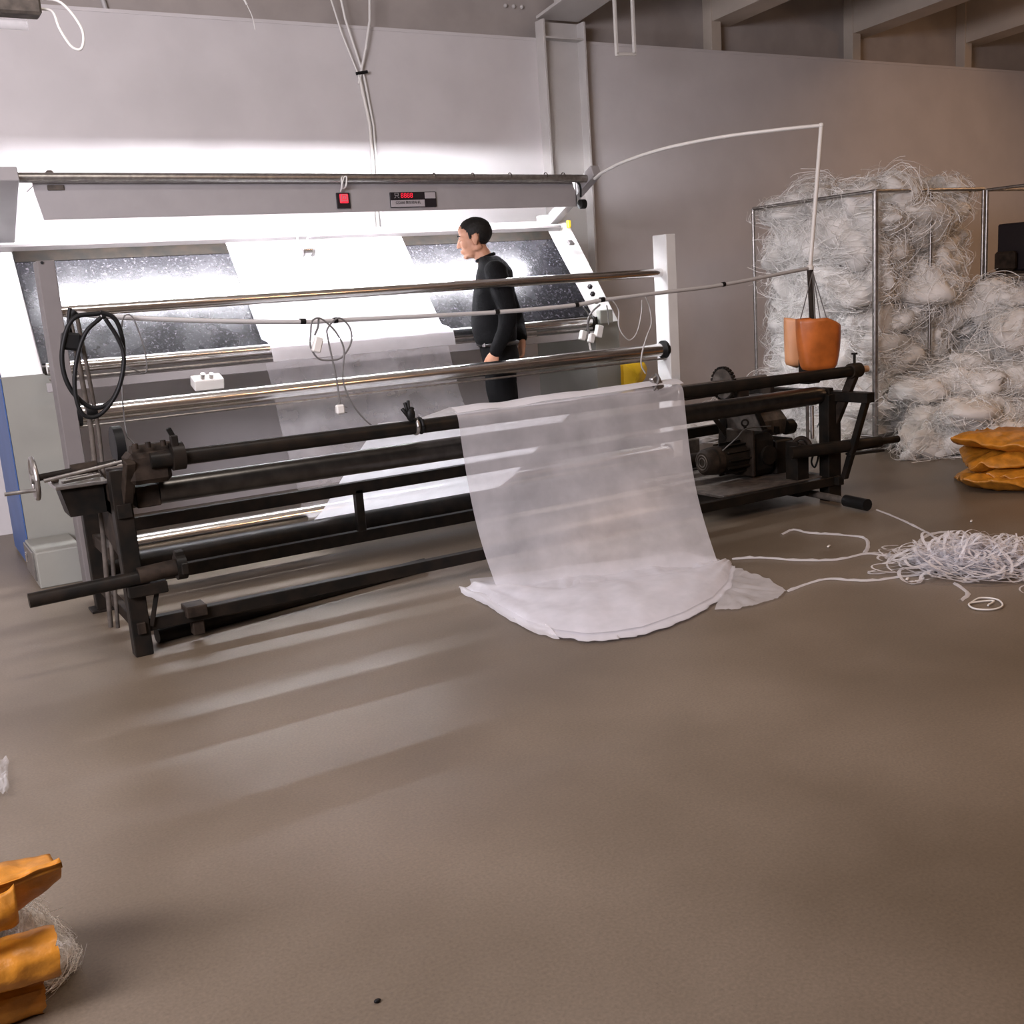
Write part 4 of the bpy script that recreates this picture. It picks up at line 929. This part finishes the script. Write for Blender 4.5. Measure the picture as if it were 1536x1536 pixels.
# skin: one continuous body (head, neck, slim core under the clothes, arms and hands)
sk = MB()
HC = V((.100, 0, 1.765)); HS = 1.16; HP = Matrix.Rotation(math.radians(8), 3, 'Y')
def hp(x, y, z):
    q = HP @ (V((x, y, z)) * HS); return W_(HC.x + q.x, q.y, HC.z + q.z)
HR = FR @ HP
def he(x, y, z, a_, b_, c_): sk.sphere(hp(x, y, z), (a_ * HS, b_ * HS, c_ * HS), 14, HR)
he(-.010, 0, .032, .094, .074, .080); he(.028, 0, -.022, .056, .058, .085); he(.030, 0, -.070, .048, .046, .036); he(.066, 0, -.092, .017, .020, .014)
he(.055, .036, -.02, .027, .022, .03); he(.055, -.036, -.02, .027, .022, .03); he(.066, 0, .026, .020, .046, .018); he(.055, 0, .055, .030, .052, .035)
he(.085, 0, -.055, .010, .021, .006); he(.083, 0, -.066, .010, .019, .006); he(.079, 0, -.061, .009, .022, .016)
def hcap(p, q, r0, r1):
    sk.tube([hp(*p), hp(*q)], [r0 * HS, r1 * HS], 10); sk.sphere(hp(*p), r0 * HS, 7); sk.sphere(hp(*q), r1 * HS, 7)
hcap((.084, 0, .012), (.101, 0, -.028), .008, .0105); he(.094, .009, -.033, .009, .006, .006); he(.094, -.009, -.033, .009, .006, .006)
for s in (-1, 1):
    he(.074, .028 * s, .002, .012, .014, .009)
    he(-.004, .076 * s, -.010, .016, .010, .030); he(-.012, .084 * s, .002, .017, .006, .024)
    he(-.006, .050 * s, -.052, .03, .018, .022)
cap(sk, [(.00, 0, 1.54), (.04, 0, 1.63), (.080, 0, 1.70)], [.055, .058, .058])
loft(sk, [(1.55, -.07, .07, .12), (1.40, -.09, .08, .14), (1.15, -.08, .09, .12), (1.0, -.08, .08, .13), (.92, -.06, .06, .12)])
for s in (-1, 1):
    cap(sk, [(0, .095 * s, 1.0), (-.02, .095 * s, .60), (-.07, .095 * s, .10)], [.07, .05, .035])
    cap(sk, [(-.07, .095 * s, .06), (.05, .10 * s, .045)], [.035, .03])
ARM_L = [(-.03, .205, 1.525), (-.085, .245, 1.235), (.015, .235, 1.015)]
ARM_R = [(-.03, -.205, 1.525), (-.13, -.27, 1.24), (-.17, -.15, 1.07)]
cap(sk, ARM_L, [.04, .035, .026]); cap(sk, ARM_R, [.04, .035, .026])
def hand(w, d, side, pn):
    """w wrist, d finger direction, pn palm normal; five fingers"""
    w = V(w); d = V(d).normalized(); pn = V(pn).normalized(); s = d.cross(pn).normalized() * side
    def T(a_, b_, c_): return w + d * a_ + s * b_ + pn * c_
    mb = sk
    cap(mb, [T(-.02, 0, 0), T(.03, 0, 0)], [.026, .028], 10)
    for b_ in (-.026, -.009, .009, .025): cap(mb, [T(.015, b_ * .7, 0), T(.085, b_, .0)], [.019, .0145], 8)
    for b_, L in ((-.030, .050), (-.010, .064), (.010, .069), (.029, .060)):
        cap(mb, [T(.080, b_, 0), T(.080 + L * .45, b_ * 1.05, .004), T(.080 + L * .78, b_ * 1.05, .020), T(.080 + L * .95, b_ * 1.03, .038)], [.0115, .0105, .0095, .0085], 8)
    cap(mb, [T(.020, .026, .004), T(.052, .048, .012), T(.082, .056, .020), T(.100, .054, .026)], [.017, .0135, .012, .010], 8)
hand((.020, .235, 1.015), (.18, -.05, -1), -1, (-.25, -1, 0))
hand((-.172, -.145, 1.06), (.05, .3, -1), 1, (.9, .2, .2))
body = remesh(sk.build('body', 'skin', man), .0058, 2)
# hair: short shell over the skull
hr = MB(); n = 40
def hv(i, j):
    ph = PI * i / n; th = PI * j / n; x, y, z = math.sin(ph) * math.cos(th), math.sin(ph) * math.sin(th), math.cos(ph)
    return V((-.010 + .1005 * x, .0795 * y, .032 + .0865 * z))
idx = {}; vs = []; fs = []
def keep(q):
    if q.x > .052: return q.z > .062 + .15 * (q.x - .052)
    if q.x > .030: return q.z > .030 + (q.x - .030) * 1.5
    if q.x > .012: return q.z > -.004
    if q.x > -.026: return q.z > .014
    return q.z > -.058
for i in range(n):
    for j in range(2 * n):
        cs = [(i, j), (i, (j + 1) % (2 * n)), (i + 1, (j + 1) % (2 * n)), (i + 1, j)]
        if all(keep(hv(*c_)) for c_ in cs):
            f = []
            for c_ in cs:
                if c_ not in idx: q = hv(*c_); q *= 1 + .012 * nz.noise(q * 60); idx[c_] = len(vs); vs.append(hp(*q))
                f.append(idx[c_])
            fs.append(f)
hr.add(vs, fs, True); ho = hr.build('hair', 'hair', man); sm = ho.modifiers.new('s', 'SOLIDIFY'); sm.thickness = .006; sm.offset = -1
for s in (-1, 1):
    MB().tube([hp(.094, .014 * s, .026), hp(.090, .030 * s, .031), hp(.076, .044 * s, .026)], [.004, .006, .003], 6).build('eyebrow', 'hair', man)
    MB().tube([hp(.0875, .016 * s, .000), hp(.0875, .028 * s, -.003), hp(.079, .040 * s, .001)], [.0018, .0025, .0016], 6).build('eyelid', 'hair', man)
# sweater
sw_ = MB()
loft(sw_, [(1.05, -.125, .125, .165), (1.10, -.14, .155, .185), (1.20, -.135, .165, .190), (1.32, -.135, .150, .190), (1.44, -.145, .130, .200), (1.54, -.140, .105, .205), (1.60, -.10, .090, .165), (1.645, -.045, .085, .085)], pw=.9)
cap(sw_, [(-.03, .18, 1.535), (-.09, .245, 1.235), (.005, .235, 1.03)], [.078, .062, .046]); cap(sw_, [(-.03, -.18, 1.535), (-.13, -.27, 1.24), (-.165, -.165, 1.09)], [.078, .062, .046])
swo = remesh(sw_.build('sweater', 'sweater', man), .011, 6, lambda q: .005 * nz.noise(q * 14) + .004 * nz.noise(V((q.x * 6, q.y * 6, q.z * 22))))
MB().tube([W_(.035 + .058 * math.cos(t), .062 * math.sin(t), 1.638 - .020 * math.cos(t)) for t in [2 * PI * i / 24 for i in range(25)]], .012, 8, cap=False).build('collar', 'sweater', man)
tr_ = MB()
loft(tr_, [(1.09, -.125, .118, .158), (1.02, -.142, .115, .170), (.95, -.145, .105, .178), (.88, -.13, .10, .175), (.82, -.10, .08, .14)], pw=.9)
for s in (-1, 1): cap(tr_, [(-.015, .088 * s, .93), (-.012, .090 * s, .75), (-.045, .092 * s, .55), (-.07, .095 * s, .32), (-.085, .095 * s, .06)], [.112, .106, .092, .080, .074])
remesh(tr_.build('trousers', 'trousers', man), .012, 5, lambda q: .006 * nz.noise(V((q.x * 9, q.y * 9, q.z * 12))))
MB().tube([W_(-.006 + .135 * math.cos(t), .172 * math.sin(t), 1.068) for t in [2 * PI * i / 32 for i in range(33)]], .013, 8, cap=False).build('belt', 'belt', man)
MB().box(W_(.125, .03, 1.068), (.02, .05, .035), .004, FR).box(W_(.085, .140, 1.068), (.03, .008, .028), .002, FR @ Matrix.Rotation(-.9, 3, 'Z')).build('belt_buckle', 'chrome', man)
for s in (-1, 1):
    MB().sphere(W_(-.01, .10 * s, .045), (.145, .052, .045), 12, FR).box(W_(-.01, .10 * s, .012), (.27, .09, .024), .01, FR).build('shoe', 'belt', man)
# repeats of one kind share a group phrase
GR = {'ceiling_beam': 'concrete beams under the ceiling', 'fabric_strip': 'white fabric strips on the floor', 'thin_cable': 'thin cables hanging from the pipe frame',
      'storage_rack': 'metal tube racks along the wall', 'fabric_scrap': 'tiny white scraps on the floor', 'wrench': 'spanners on the tool tray', 'pipe_clamp': 'clamps on the winding pipe'}
for o in COL.objects:
    k = o.name.split('.')[0]
    if o.parent is None and k in GR and 'label' in o: o['group'] = GR[k]
